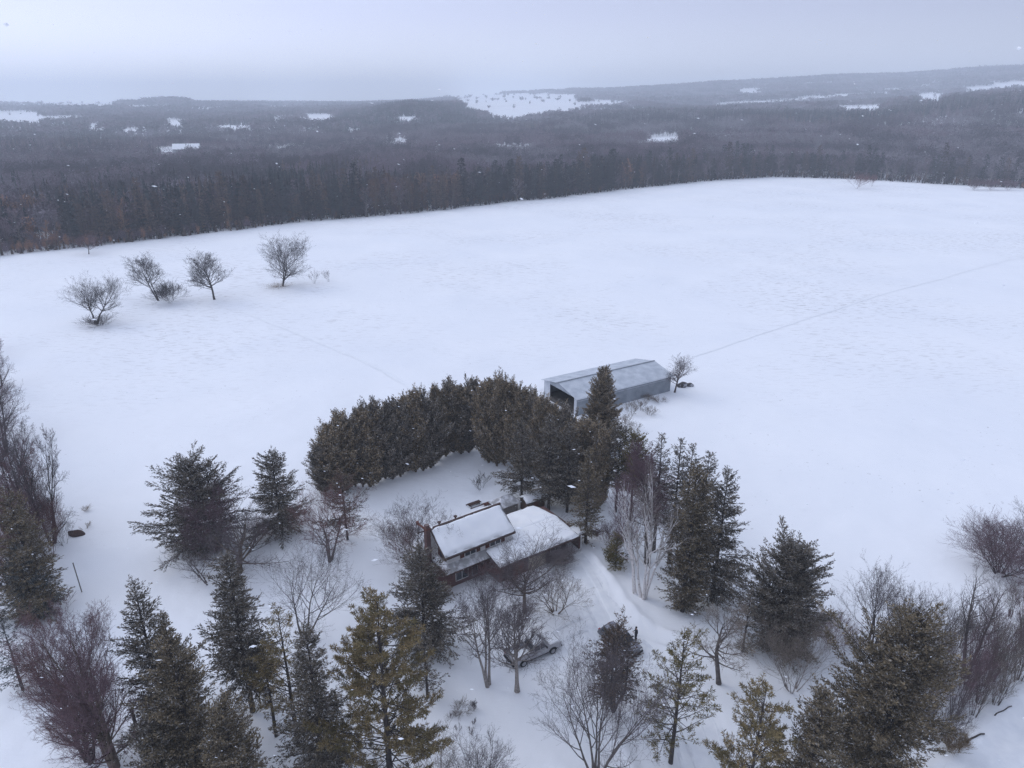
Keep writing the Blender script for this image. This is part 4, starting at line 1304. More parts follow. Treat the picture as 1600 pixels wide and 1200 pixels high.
# ------------------------------------------------------------------ cedar hedge behind the house
def lerp_y(x, pts):
    return float(np.interp(x, [p[0] for p in pts], [p[1] for p in pts]))
def hedge():
    topL = [(505, 694), (520, 674), (545, 656), (600, 636), (640, 624), (690, 616), (720, 608), (742, 602)]
    baseL = [(505, 772), (560, 772), (620, 752), (680, 730), (745, 710)]
    variants = []
    for i in range(5):
        rng = np.random.default_rng(900 + i)
        variants.append(conifer(rng, 12.0, 2.6, 'cedar', z0=0.0, dens=1.0, tops=2, lod=0.75, flat=0.45))
    meshes = [(raw_mesh('trunk', t[0], t[1], [M_BARKB], True), [raw_mesh('crown', c[0], c[1], [m]) for m in (M_CEDAR, M_CEDARD)]) for t, c in variants]
    rng = np.random.default_rng(5)
    def plant(px, py, top, label, group, wide, mi):
        b = at(px, py)
        H = solve_h(b, top)
        tm, cm = meshes[rng.integers(len(meshes))]
        r = tag(empty('cedar_tree', b, rng.random() * 6.28), label, 'cedar', group)
        sc_ = wide * rng.uniform(0.72, 1.12)
        r.scale = (sc_, sc_ * rng.uniform(0.9, 1.1), H / 12.0)
        link('trunk', tm, r); link('crown', cm[mi], r)
    for k, px in enumerate(np.linspace(508, 744, 21)):
        plant(px, lerp_y(px, baseL) - 7 + rng.uniform(-9, 6), lerp_y(px, topL) + rng.uniform(-5, 16), 'bushy cedar in the dense hedge row behind and left of the house', 'cedars of the left hedge row', 1.0, int(rng.random() < 0.55))
    for k, px in enumerate(np.linspace(764, 935, 15)):
        plant(px, 716 + (px - 764) * 0.42 + rng.uniform(-8, 8), lerp_y(px, [(764, 604), (790, 602), (820, 616), (850, 634), (880, 650), (935, 680)]) + rng.uniform(-4, 8),
              'bushy cedar in the hedge row running from the hedge corner towards the barn', 'cedars of the right hedge row', 1.0, int(rng.random() < 0.35))
hedge()
con((938, 705), 576, 28, 'tall pointed brown-green cedar in front of the grey barn', 'cone', M_CEDAR, 'cedar_tree', 'cedar', flat=0.12, z0=0.0, tops=1, dens=1.1)
# spruces between house and barn
con((815, 782), 655, 28, 'dark spruce with bare lower trunk, nearest the grey shed behind the house', z0=0.13)
con((857, 797), 650, 34, 'broad dark spruce with bare trunk behind the right end of the house', z0=0.15)
con((886, 800), 662, 30, 'dark spruce second right of the house ridge, against the hedge', z0=0.15)
con((915, 848), 703, 25, 'narrow brown-green spruce at the right corner of the garage', 'spruce', M_SPRUCEB, z0=0.05)
con((962, 800), 668, 26, 'dark rounded pine top behind the white birch', 'fir', M_SPRUCE, z0=0.3, flat=0.3)
con((985, 812), 682, 30, 'olive topped pine behind the white birches', 'fir', M_PINEG, 'pine_tree', 'pine', z0=0.35, flat=0.3)
con((1022, 862), 679, 27, 'thin pointed spruce, leftmost of four slim tops right of the birch', 'spruce', M_SPRUCE, z0=0.3, dens=0.8)
con((1045, 880), 686, 28, 'thin pointed spruce, second of the four slim tops right of the birch', 'spruce', M_SPRUCE, z0=0.3, dens=0.8)
con((1064, 890), 696, 28, 'thin pointed spruce, third of the four slim tops right of the birch', 'spruce', M_SPRUCE, z0=0.25, dens=0.85)
con((1085, 905), 706, 32, 'thin pointed spruce, rightmost of the four slim tops right of the birch', 'spruce', M_SPRUCE, z0=0.2, dens=0.9)
con((1066, 955), 728, 32, 'very tall brownish column of spruce right of the birches', 'fir', M_SPRUCEB, z0=0.02, tops=2, flat=0.3)
con((1112, 938), 734, 45, 'tall dark spruce on the right edge of the clump by the birches', 'spruce', M_SPRUCE, z0=0.06, tops=1)
con((962, 885), 838, 22, 'small low green fir under the white birches', 'fir', M_PINEG, 'fir_tree', 'fir', z0=0.0)
# birches
SEED[0] = 190
dec((1004, 934), 722, 44, 'white barked birch with two stems, right one of the birch pair by the driveway', M_BIRCH, M_PALE, 'birch_tree', 'birch', nst=4, spread=0.2, n=(22, 6, 4, 3), z0=0.3, ang=(36, 38, 40, 40), tw=0.015, tr=0.30, lr=1.7)
dec((993, 926), 726, 36, 'white barked birch leaning left, left one of the birch pair by the driveway', M_BIRCH, M_TWIGP, 'birch_tree', 'birch', nst=2, spread=0.14, n=(20, 6, 4, 3), z0=0.3, ang=(40, 38, 40, 40), tw=0.015, tr=0.22, lr=1.7, lean=(-0.05, 0))
dec((1012, 880), 700, 44, 'reddish purple bare tree behind the white birches', M_BARKD, M_TWIGP, n=(40, 9, 7, 4), z0=0.35, nst=2, tw=0.016)
shrub((955, 862), 815, 26, 'tangled bare bush at the garage corner beside the driveway', mc=M_TWIGP, n=(34, 5, 4))

# ------------------------------------------------------------------ left of the house
con((318, 856), 724, 62, 'broad blue-green spruce standing left in the yard, snow seen through its lower boughs', 'spruce', M_SPRUCE, z0=0.02, dens=0.95, flat=0.35, tops=2)
con((441, 832), 706, 48, 'sharp pointed dark spruce left of the hedge end', 'spruce', M_SPRUCE, z0=0.06)
dec((340, 858), 742, 52, 'purplish bare tree crowding the front of the broad left spruce', M_BARK, M_TWIGP, n=(26, 8, 6, 4), z0=0.1, nst=4, spread=0.3, tw=0.012)
dec((515, 876), 738, 62, 'reddish bare tree with forked trunk between the two yard spruces and the hedge', M_BARK, M_TWIGR, nst=3, spread=0.28, n=(24, 8, 6, 4), z0=0.28, tw=0.012, conic=0.3)
con((543, 843), 742, 36, 'thin rusty pine behind the reddish bare tree', 'sparse', M_SPARSE, 'pine_tree', 'pine', z0=0.18)
shrub((430, 835), 795, 40, 'reddish undergrowth at the foot of the pointed spruce', mc=M_TWIGR, n=(40, 5, 4))
dec((374, 892), 800, 66, 'low wide bare tree with cut off thick trunk in the left yard', M_BARKB, M_TWIG, nst=1, n=(22, 8, 6, 3), z0=0.2, conic=0.4, tw=0.012, tr=0.35, ang=(62, 42, 40, 40))
dec((324, 912), 852, 36, 'small bare tree leaning left in the left yard', M_BARK, M_TWIG, nst=3, spread=0.35, n=(14, 6, 5), z0=0.2, lean=(-0.4, 0), tw=0.012)
dec((474, 1000), 842, 82, 'large grey bare tree with wide branching crown in the left front yard', M_BARK, M_TWIG, nst=4, spread=0.42, n=(22, 7, 5, 3), z0=0.3, tw=0.012, ang=(40, 38, 38, 38), wig=0.09)
dec((655, 888), 772, 55, 'grey bare tree with fine twigs behind the brick chimney', M_PALE, M_TWIG, nst=5, spread=0.28, n=(26, 8, 6, 4), z0=0.15, tw=0.011)
shrub((628, 880), 812, 30, 'reddish bare bush left of the chimney', mc=M_TWIGR, n=(40, 6, 4))
# bushes along the house front
shrub((676, 925), 880, 30, 'red-brown bush crowding the left front corner of the house', mc=M_TWIGR, n=(70, 7, 5), nst=14, tw=0.018)
shrub((748, 906), 868, 22, 'slim bare bush against the brick wall beside the garage wing', mc=M_TWIGR, n=(24, 5, 3), nst=7, spread=0.35, tw=0.014)
shrub((790, 916), 872, 30, 'brown bare bush in front of the louvred wing wall', mc=M_TWIGR, n=(34, 5, 4), nst=10, tw=0.014)
shrub((870, 880), 846, 26, 'tangled brown bush by the garage end window', mc=M_TWIG, n=(60, 6, 5), nst=12, tw=0.018)
# front yard
dec((820, 956), 803, 66, 'bare tree with one thick trunk right in front of the house', M_BARKB, M_TWIG, nst=1, n=(24, 8, 6, 3), z0=0.38, tw=0.013, ang=(44, 40, 40, 40), conic=0.25)
dec((868, 958), 880, 52, 'bushy bare tree in front of the garage', M_BARKB, M_TWIGB, nst=7, spread=0.6, n=(40, 7, 5), z0=0.2, tw=0.012)
dec((765, 1072), 905, 46, 'pale barked bare tree with three stems left of the pickup', M_PALE, M_TWIG, nst=3, spread=0.2, n=(26, 8, 6, 3), z0=0.35, tw=0.011, tr=0.24, ang=(40, 36, 38, 38))
dec((808, 1080), 915, 52, 'pale barked bare tree with one stem in front of the pickup', M_PALE, M_TWIG, nst=1, n=(30, 8, 6, 4), z0=0.28, tw=0.011, tr=0.22, lean=(0.13, 0), ang=(48, 38, 38, 38))
con((664, 1012), 856, 62, 'dark spruce hiding the left corner of the house', 'spruce', M_SPRUCE, z0=0.04)
con((668, 1090), 985, 26, 'small dark spruce behind the right side of the big golden pine', 'sparse', M_SPRUCE, z0=0.1)
con((611, 1236), 918, 82, 'biggest golden green pine in the centre foreground', 'pine', M_PINE, 'pine_tree', 'pine', z0=0.12, dens=1.25, flat=0.15)
con((510, 1222), 978, 54, 'dark spruce left of the biggest golden pine', 'spruce', M_SPRUCE, z0=0.03)
con((466, 1165), 940, 52, 'golden pine with open branches left of centre', 'pine', M_PINE, 'pine_tree', 'pine', z0=0.2, dens=0.85)
con((432, 1150), 1000, 26, 'slim yellow pine with bare lower stem left of centre', 'pine', M_PINE, 'pine_tree', 'pine', z0=0.25, dens=0.8)
con((395, 1112), 866, 58, 'tall dark spruce with a sharp top and bare foot in the left foreground', 'spruce', M_SPRUCE, z0=0.16)
con((268, 1165), 908, 58, 'tall dark spruce with ragged top left of the sharp topped spruce', 'spruce', M_SPRUCE, z0=0.05, dens=0.9)
con((300, 1165), 960, 36, 'slim brown-green spruce between the ragged and the sharp topped spruces', 'fir', M_SPRUCEB, z0=0.05)
con((322, 1262), 995, 66, 'brownish spruce in the front left foreground', 'fir', M_SPRUCEB, z0=0.02)
con((385, 1300), 1098, 56, 'brownish young spruce at the bottom edge, left foreground', 'fir', M_SPRUCEB, z0=0.0, flat=0.3)
con((272, 1290), 1120, 46, 'dark young spruce at the bottom edge beside the purple tree', 'fir', M_SPRUCE, z0=0.0)
dec((180, 1197), 926, 84, 'large purple-red bare tree with twin trunks in the left foreground', M_BARKB, M_TWIGP, nst=4, spread=0.22, n=(40, 9, 7, 4), z0=0.10, tw=0.013, ang=(48, 38, 38, 38), conic=0.45)
dec((140, 1190), 960, 62, 'dense reddish bare tree left of the twin trunks in the left foreground', M_BARKD, M_TWIGR, nst=6, spread=0.22, n=(60, 9, 7, 4), z0=0.05, tw=0.012, conic=0.35)
con((36, 1078), 972, 34, 'thin snowy spruce at the far left foreground', 'sparse', M_BLUE, z0=0.05, dens=0.9)
con((66, 958), 776, 50, 'big dark spruce at the left edge', 'spruce', M_SPRUCEB, z0=0.02, flat=0.2)
con((58, 968), 852, 32, 'bluish young spruce in front of the big spruce at the left edge', 'spruce', M_BLUE, z0=0.0)
con((-4, 972), 912, 18, 'small spruce cut by the left picture edge', 'spruce', M_SPRUCE, z0=0.0)
# left boundary row
for px_, py_, ty_, hw_, mc_, lab_ in (
        (2, 604, 500, 24, M_TWIGP, 'slim bare tree leaning over the field at the top of the left row'), (44, 845, 690, 40, M_TWIGR, 'red-brown bare tree in the middle of the left row'), (-30, 560, 470, 26, M_TWIG, 'small bare tree high on the left picture edge'), (-14, 690, 590, 40, M_TWIGP, 'dusky bare tree between the two fan shaped trees on the left edge'),
        (28, 770, 628, 40, M_TWIG, 'grey bare tree behind the dense purplish tree of the left row'), (82, 850, 672, 34, M_TWIG, 'rounded bare tree bulging into the field at the left row'),
        (52, 880, 712, 44, M_TWIGP, 'dense dusky bare tree just above the big left spruce'), (-12, 910, 730, 46, M_TWIGP, 'thick purplish bare tree at the lower left edge'),
        (20, 930, 760, 44, M_TWIGR, 'reddish bare tree left of the big left spruce')):
    dec((px_, py_), ty_, hw_, lab_, M_BARKD, mc_, nst=4, spread=0.28, n=(30, 8, 6, 3), z0=0.08, tw=0.014)
dec((10, 712), 556, 40, 'bare tree with fan shaped crown in the left boundary row', M_BARKD, M_TWIG, nst=3, spread=0.25, n=(24, 8, 5, 3), z0=0.15, tw=0.013)
dec((-22, 640), 496, 34, 'farthest bare tree of the left boundary row', M_BARKD, M_TWIG, nst=3, spread=0.25, n=(24, 8, 5, 3), z0=0.1, tw=0.014)
dec((62, 818), 652, 40, 'bare tree on the field side of the left boundary row', M_BARKD, M_TWIG, nst=4, spread=0.25, n=(26, 8, 5, 3), z0=0.1, tw=0.013)
dec((18, 838), 645, 46, 'dense purplish bare tree in the left boundary row', M_BARKD, M_TWIGP, nst=5, spread=0.28, n=(34, 8, 6, 3), z0=0.08, tw=0.013)
dec((-40, 800), 600, 50, 'tall bare tree cut by the left picture edge', M_BARKD, M_TWIGP, nst=4, spread=0.25, n=(30, 8, 6, 3), z0=0.1, tw=0.013)
shrub((78, 870), 775, 34, 'dark red bush behind the big left spruce', mc=M_TWIGR, n=(60, 7, 4), nst=10)
shrub((6, 880), 800, 40, 'purplish brush at the left picture edge', mc=M_TWIGP, n=(60, 7, 4), nst=10)
shrub((100, 850), 812, 18, 'thin pale bush on the field side of the dark red bush', n=(20, 5, 4), nst=6)
shrub((131, 798), 786, 12, 'lone weed clump in the snow near the left row', n=(16, 4), nst=6, mc=M_GRASS)
shrub((133, 826), 815, 10, 'dead weeds beside the brown earth mound', n=(12, 4), nst=5, mc=M_GRASS)

# ------------------------------------------------------------------ right side
con((958, 1112), 978, 38, 'thin rusty spruce with several spiky tops hiding the dark car', 'sparse', M_SPARSE, 'spruce_tree', 'spruce', z0=0.2, tops=4, dens=1.1, flat=0.3)
con((1048, 1192), 988, 56, 'open golden green pine with visible trunk right of centre', 'pine', M_PINEG, 'pine_tree', 'pine', z0=0.18, dens=0.8, flat=0.35)
con((1158, 1300), 1062, 62, 'golden pine cut by the bottom edge, right of the open pine', 'pine', M_PINE, 'pine_tree', 'pine', z0=0.1, dens=1.1, flat=0.3)
con((1246, 1300), 1082, 54, 'brown-green spruce at the bottom edge beside the biggest right spruce', 'fir', M_SPRUCEB, z0=0.02, flat=0.2)
con((1360, 1235), 965, 88, 'biggest dark green cedar spruce in the right foreground', 'fir', M_SPRUCEB, z0=0.02, dens=1.1, flat=0.2)
con((1208, 1012), 856, 60, 'dense dark cedar with pointed tip right of the driveway', 'fir', M_SPRUCE, 'cedar_tree', 'cedar', z0=0.0, flat=0.45, tops=1)
con((1236, 1005), 860, 40, 'second pointed cedar joined to the right of the dense dark cedar', 'fir', M_CEDARD, 'cedar_tree', 'cedar', z0=0.0, flat=0.3)
con((1160, 1018), 925, 22, 'small thin cedar left of the dense dark cedar', 'sparse', M_CEDARD, 'cedar_tree', 'cedar', z0=0.0)
dec((1123, 1068), 945, 50, 'small crooked bare tree with stout trunk right of the driveway', M_BARK, M_TWIGB, nst=1, n=(16, 7, 5, 3), z0=0.35, tw=0.012, tr=0.22, wig=0.11, ang=(60, 42, 40, 40))
dec((1238, 1078), 950, 60, 'pale stemmed bare bush fanning up in front of the dense dark cedar', M_PALE, M_TWIGB, nst=12, spread=0.5, n=(40, 5, 4), z0=0.25, tw=0.013, tr=0.12, ang=(26, 30, 34, 34))
dec((1362, 1010), 884, 52, 'grey bare tree with upright twigs behind the biggest right spruce', M_BARK, M_TWIG, nst=6, spread=0.28, n=(30, 7, 5, 3), z0=0.2, tw=0.012, ang=(34, 34, 36, 36))
dec((1440, 1030), 915, 52, 'thin bare sapling cluster right of the grey upright tree', M_BARK, M_TWIG, nst=8, spread=0.25, n=(32, 5, 4), z0=0.25, tw=0.012, ang=(30, 32, 34, 34))
dec((1508, 1060), 880, 44, 'tall thin bare tree in the right thicket with a crooked top', M_BARK, M_TWIG, nst=2, spread=0.15, n=(20, 7, 5), z0=0.3, tw=0.013)
shrub((1300, 1010), 958, 40, 'reddish brush between the dense dark cedar and the grey upright tree', mc=M_TWIGR, n=(50, 6, 3), nst=10)
dec((1562, 898), 804, 62, 'dark thorny bush with arching branches at the right field corner', M_BARKD, M_TWIGP, nst=12, spread=0.55, n=(80, 9, 6), z0=0.08, tw=0.016)
dec((1612, 900), 776, 40, 'bare tree cut by the right picture edge beside the thorny bush', M_BARKD, M_TWIG, nst=3, spread=0.25, n=(22, 7, 5), z0=0.2, tw=0.013)
def thicket():
    spots = [(1475, 1075), (1500, 1100), (1530, 1098), (1548, 1062), (1568, 1082), (1590, 1065), (1612, 1040), (1520, 1040), (1560, 1025), (1595, 1012), (1480, 1030), (1625, 985), (1540, 990), (1580, 965), (1490, 1120), (1465, 1105), (1510, 1075), (1535, 1075), (1555, 1100), (1575, 1050), (1600, 1040), (1500, 1010), (1460, 1050), (1520, 1120), (1555, 1045), (1600, 985), (1440, 1080)]
    vs = []
    for i in range(4):
        t, c = bare(np.random.default_rng(700 + i), 8.0, 1.9, nst=9, spread=0.2, n=(34, 6, 5), z0=0.15, tw=0.012, tr=0.10, ang=(32, 34, 36, 36))
        V = np.concatenate([t[0], c[0]])
        F = [(f, 0) for f, m in t[1]] + [(f + len(t[0]), 1) for f, m in c[1]]
        vs.append([raw_mesh('thicket_bush', V, F, [M_BARK, mt]) for mt in (M_TWIGP, M_TWIGB, M_TWIGB)])
    rng = np.random.default_rng(8)
    for i, (px, py) in enumerate(spots):
        b = at(px, py)
        o = link('thicket_bush', vs[i % 4][rng.integers(3)], None, b, rng.random() * 6.28)
        s = rng.uniform(0.6, 1.0)
        o.scale = (s * 1.05, s * 1.05, s)
        tag(o, 'tall many stemmed bare bush in the thicket above the bottom right road', 'bush', 'bushes of the right thicket')
thicket()
shrub((1455, 1160), 1072, 40, 'low bare brush spreading right of the biggest right spruce', n=(50, 6, 4), nst=12, mc=M_TWIG)
shrub((1488, 1172), 1140, 22, 'brown dead grass mound beside the snowy road', n=(70, 5), nst=14, mc=M_GRASS, tw=0.02)
# foreground bottom
dec((930, 1216), 1008, 84, 'large grey bare tree with rising stems at the bottom, right of centre', M_BARK, M_TWIG, nst=6, spread=0.3, n=(30, 8, 6, 3), z0=0.2, tw=0.012, ang=(38, 36, 38, 38))
dec((750, 1262), 1158, 50, 'rounded bare bush cut by the bottom edge at centre', M_BARKD, M_TWIG, nst=9, spread=0.4, n=(44, 7, 5), z0=0.1, tw=0.012)
dec((690, 1240), 1140, 40, 'thin leafless tree under the right side of the biggest golden pine', M_PALE, M_TWIGB, nst=4, spread=0.3, n=(20, 6, 4), z0=0.2, tw=0.012)
shrub((722, 1112), 1098, 18, 'dead garden plants in the snow right of the biggest golden pine', n=(24, 4), nst=10, mc=M_TWIGB, tw=0.016)
shrub((738, 1108), 1092, 7, 'dark upright garden plant beside the dead plants', n=(16, 4), nst=6, spread=0.15, mc=M_TWIG, tw=0.02)
for px_, py_ in ((716, 1140), (738, 1130), (735, 1145), (708, 1120)):
    shrub((px_, py_), py_ - 9, 6, 'small dark dead plant poking out of the front yard snow', n=(10, 3), nst=6, mc=M_TWIG, tw=0.02, group='dead plants in the front yard')
shrub((752, 764), 738, 18, 'small dark twisted shrub in the snow behind the house', n=(12, 5), nst=4, spread=0.6, mc=M_BARKD, tw=0.03)
for px_, py_, h_ in ((985, 650, 22), (1000, 640, 20), (1015, 648, 16), (975, 668, 24), (992, 672, 16), (1030, 628, 10), (1010, 625, 10)):
    shrub((px_, py_), py_ - h_, 12, 'thin weedy bush on the snow bank along the barn wall', n=(16, 5, 3), nst=7, mc=M_TWIGB, tw=0.012, group='weedy bushes by the barn')
for px_, py_ in ((122, 836), (104, 842)):
    pass
SEED[0] = 400
#@@PART4
# ------------------------------------------------------------------ stones, mound, logs, pole
def lump(name, px, py, rx, ry, rz, mat, label, cat, seed, sink=0.3, rot=0.0, group=None):
    bm = bmesh.new()
    bmesh.ops.create_icosphere(bm, subdivisions=3, radius=1.0)
    for v in bm.verts:
        d = 0.75 + 0.5 * float(n1(v.co.x * 1.6 + seed * 3 + 9, v.co.y * 1.6 + v.co.z * 1.3 + 9))
        v.co = (v.co.x * rx * d, v.co.y * ry * d, v.co.z * rz * d)
    me = bpy.data.meshes.new(name); bm.to_mesh(me); bm.free()
    me.materials.append(mat)
    b = at(px, py)
    o = link(name, me, None, (b[0], b[1], b[2] + rz * (1 - sink) - rz * 0.4), rot)
    return tag(o, label, cat, group)
M_STONE = pbr('dark_stone', (0.07, 0.065, 0.065), 0.9, (0.35, 0.35, 0.37), 1.2, lo=0.5, hi=0.6)
M_EARTH = pbr('brown_earth', (0.09, 0.055, 0.045), 0.95, (0.06, 0.04, 0.034), 3, bump=0.5)
lump('boulder', 1066, 604, 1.0, 0.8, 0.7, M_STONE, 'larger dark boulder on the snow right of the barn tree', 'boulder', 2)
lump('boulder', 1078, 603, 0.8, 0.6, 0.5, M_STONE, 'smaller dark boulder at the right of the boulder pair by the barn', 'boulder', 5)
lump('earth_mound', 120, 835, 1.15, 0.6, 0.40, M_EARTH, 'brown bare earth mound in the snow by the left tree row', 'mound', 3)
def log(p0, p1, r, mat, label, name='log'):
    a, b = at(*p0), at(*p1)
    P = np.stack([a * (1 - t) + b * t for t in np.linspace(0, 1, 7)])[None]
    P[0, :, 2] = terr(P[0, :, 0], P[0, :, 1]) + r * 1.2
    P[0] += np.random.default_rng(3).normal(0, 0.03, (7, 3))
    V, F = tubes(P, np.full((1, 7), r) * np.linspace(1, 0.7, 7), 8)
    n = 8
    caps = np.array([list(range(n))[::-1], list(range(6 * n, 7 * n))])
    tag(link(name, raw_mesh(name, V, [(F, 0), (caps, 0)], [mat], True)), label, 'log')
log((1508, 1160), (1537, 1148), 0.09, M_BARKD, 'short dark log lying on the snow bank of the road beside dead grass')
log((1552, 1118), (1580, 1104), 0.06, M_BARKD, 'thin fallen branch along the top of the road snow bank')
log((1450, 1085), (1498, 1055), 0.09, M_PALE, 'pale fallen branch leaning through the right thicket')
def pole():
    b = at(222, 1172)
    H = solve_h(b, 1108)
    T = tag(empty('utility_pole', b), 'weathered dark wooden post standing between the purple tree and the spruces', 'post')
    g = G(); g.cyl((0, 0, -0.4), (0, 0, 1), 0.15, H + 0.4, 12, 0, 0.12); g.build('post', M_BARKD, T)
    g = G(); g.cyl((0, 0, H - 0.02), (0, 0, 1), 0.20, 0.06, 12); g.build('cap', M_WOODG, T)
    b = at(128, 925); H = solve_h(b, 880)
    T = tag(empty('fence_post', b), 'thin grey leaning pole in the snow right of the big left spruce', 'post')
    g = G(); g.cyl((0, 0, -0.3), (-0.03, 0, 1), 0.06, H + 0.3, 10); g.build('post', M_WOODG, T)
    g = G(); g.cyl((-0.03 * H, 0, H - 0.02), (-0.03, 0, 1), 0.075, 0.05, 10); g.build('cap', M_WOODG, T)
pole()

# ------------------------------------------------------------------ vehicles
M_SILVER = pbr('silver_paint', (0.30, 0.295, 0.305), 0.45, (0.40, 0.395, 0.41), 2.0, spec=0.5)
M_DGREY = pbr('dark_grey_paint', (0.10, 0.10, 0.115), 0.35, (0.16, 0.16, 0.175), 2.0, spec=0.5)
M_TYRE = pbr('tyre_rubber', (0.02, 0.02, 0.02), 0.9)
M_RIM = pbr('wheel_rim', (0.35, 0.35, 0.36), 0.4, metal=0.6)
M_PLAST = pbr('black_plastic', (0.025, 0.025, 0.027), 0.7)
M_RED = pbr('red_lamp', (0.30, 0.02, 0.02), 0.3)
M_LAMP = pbr('clear_lamp', (0.6, 0.6, 0.6), 0.2)
def wheel(parent, x, y, r, wdt, side):
    g = G(); g.cyl((x, y - side * wdt / 2, r), (0, side, 0), r, wdt, 20)
    w_ = g.build('wheel', M_TYRE, parent, bevel=0.03)
    g = G(); g.cyl((x, y + side * (wdt / 2 - 0.01), r), (0, side, 0), r * 0.62, 0.03, 16); g.cyl((x, y + side * (wdt / 2 + 0.02), r), (0, side, 0), r * 0.2, 0.02, 10)
    g.build('rim', M_RIM, w_)
def pickup():
    a, b = at0(797, 1037, 0.4), at0(862, 1008, 0.4)
    hd = math.atan2(b[1] - a[1], b[0] - a[0])
    c = np.array([a[0] + math.cos(hd) * 2.75, a[1] + math.sin(hd) * 2.75 + 0.25])
    T = tag(empty('pickup_truck', (c[0], c[1], float(terr(c[0], c[1])) + 0.02), hd), 'silver pickup truck with snow in its open bed parked in the front yard', 'pickup truck')
    W = 0.98
    g = G()
    g.prism([(-2.78, 0.48), (2.72, 0.42), (2.80, 0.62), (2.78, 0.98), (2.5, 1.10), (1.35, 1.18), (-0.62, 1.16), (-0.62, 0.80), (-2.78, 0.80)], -W, W)
    g.box(-2.78, -0.625, W - 0.1, W, 0.803, 1.26); g.box(-2.78, -0.625, -W, -W + 0.1, 0.803, 1.26)
    g.box(-0.70, -0.625, -W + 0.103, W - 0.103, 0.803, 1.26)
    g.build('body', M_SILVER, T, bevel=0.04)
    g = G()
    g.hexa([(-0.60, -W + 0.04, 1.163), (1.30, -W + 0.04, 1.183), (1.30, W - 0.04, 1.183), (-0.60, W - 0.04, 1.163), (-0.42, -W + 0.20, 1.86), (0.62, -W + 0.20, 1.88), (0.62, W - 0.20, 1.88), (-0.42, W - 0.20, 1.86)])
    cab = g.build('cab', M_SILVER, T, bevel=0.05)
    for s in (-1, 1):
        g = G()
        yb, yt = s * (W - 0.035), s * (W - 0.175)
        o = s * 0.012
        def yz(z): return yb + (yt - yb) * (z - 1.17) / 0.70 + o
        for x0, x1, x2, x3 in ((0.28, 1.02, 0.66, 0.28), (-0.44, 0.20, 0.20, -0.34)):
            z0, z1 = 1.25, 1.74
            g.add([(x0, yz(z0), z0), (x1, yz(z0), z0), (x2, yz(z1), z1), (x3, yz(z1), z1)], [(0, 1, 2, 3)])
        g.build('side_window', M_GLASS, cab)
    g = G(); g.add([(1.27, -0.80, 1.24), (1.27, 0.80, 1.24), (0.70, 0.70, 1.82), (0.70, -0.70, 1.82)], [(0, 1, 2, 3)]); g.V = [(x + 0.03, y, z + 0.02) for x, y, z in g.V]; g.build('windscreen', M_GLASS, cab)
    g = G(); g.add([(-0.595, -0.72, 1.26), (-0.595, 0.72, 1.26), (-0.47, 0.64, 1.78), (-0.47, -0.64, 1.78)], [(0, 1, 2, 3)]); g.V = [(x - 0.03, y, z) for x, y, z in g.V]; g.build('rear_window', M_GLASS, cab)
    g = G(); g.box(-2.86, -2.783, -W + 0.02, W - 0.02, 0.72, 1.26); g.box(-2.885, -2.862, -0.25, 0.25, 0.98, 1.06); g.build('tailgate', M_SILVER, T, bevel=0.02)
    g = G(); g.box(-2.98, -2.79, -W + 0.03, W - 0.03, 0.44, 0.64); g.build('bumper', M_PLAST, T, bevel=0.03)
    g = G(); g.box(2.805, 2.92, -W + 0.03, W - 0.03, 0.40, 0.62); g.build('bumper', M_PLAST, T, bevel=0.03)
    g = G(); g.box(2.76, 2.815, -0.55, 0.55, 0.66, 0.92); g.build('grille', M_PLAST, T)
    for s in (-1, 1):
        g = G(); g.box(-2.88, -2.79, s * (W - 0.16) - 0.07, s * (W - 0.16) + 0.07, 0.86, 1.18); g.build('taillight', M_RED, T)
        g = G(); g.box(2.74, 2.825, s * 0.75 - 0.15, s * 0.75 + 0.15, 0.70, 0.90); g.build('headlight', M_LAMP, T)
        g = G(); g.box(0.85, 0.98, s * (W + 0.02), s * (W + 0.20), 1.20, 1.34); g.build('mirror', M_PLAST, T)
        for x in (-1.75, 1.72):
            g = G()      # wheel arch
            n = 12
            pr = [(x + 0.50 * math.cos(math.pi * i / n), 0.40 + 0.46 * math.sin(math.pi * i / n)) for i in range(n + 1)]
            g.prism(pr, s * (W + 0.004), s * (W + 0.012)); g.build('wheel_arch', M_PLAST, T)
            wheel(T, x, s * (W - 0.08), 0.38, 0.26, s)
        g = G(); g.box(-1.2, 1.2, s * (W + 0.003), s * (W + 0.03), 0.42, 0.50); g.build('side_step', M_PLAST, T)
    snow_slab('bed_snow', [(-2.74, -W + 0.12, 0.83), (-0.72, -W + 0.12, 0.83), (-0.72, W - 0.12, 0.83), (-2.74, W - 0.12, 0.83)], 0.10, T, M_PACK, nx=14, ny=12, seed=3)
    snow_slab('hood_snow', [(1.5, -W + 0.12, 1.175), (2.62, -W + 0.12, 1.09), (2.62, W - 0.12, 1.09), (1.5, W - 0.12, 1.175)], 0.06, T, nx=12, ny=12, seed=6)
    snow_slab('roof_snow', [(-0.36, -W + 0.26, 1.868), (0.56, -W + 0.26, 1.885), (0.56, W - 0.26, 1.885), (-0.36, W - 0.26, 1.868)], 0.05, cab, nx=12, ny=12, seed=9)
pickup()
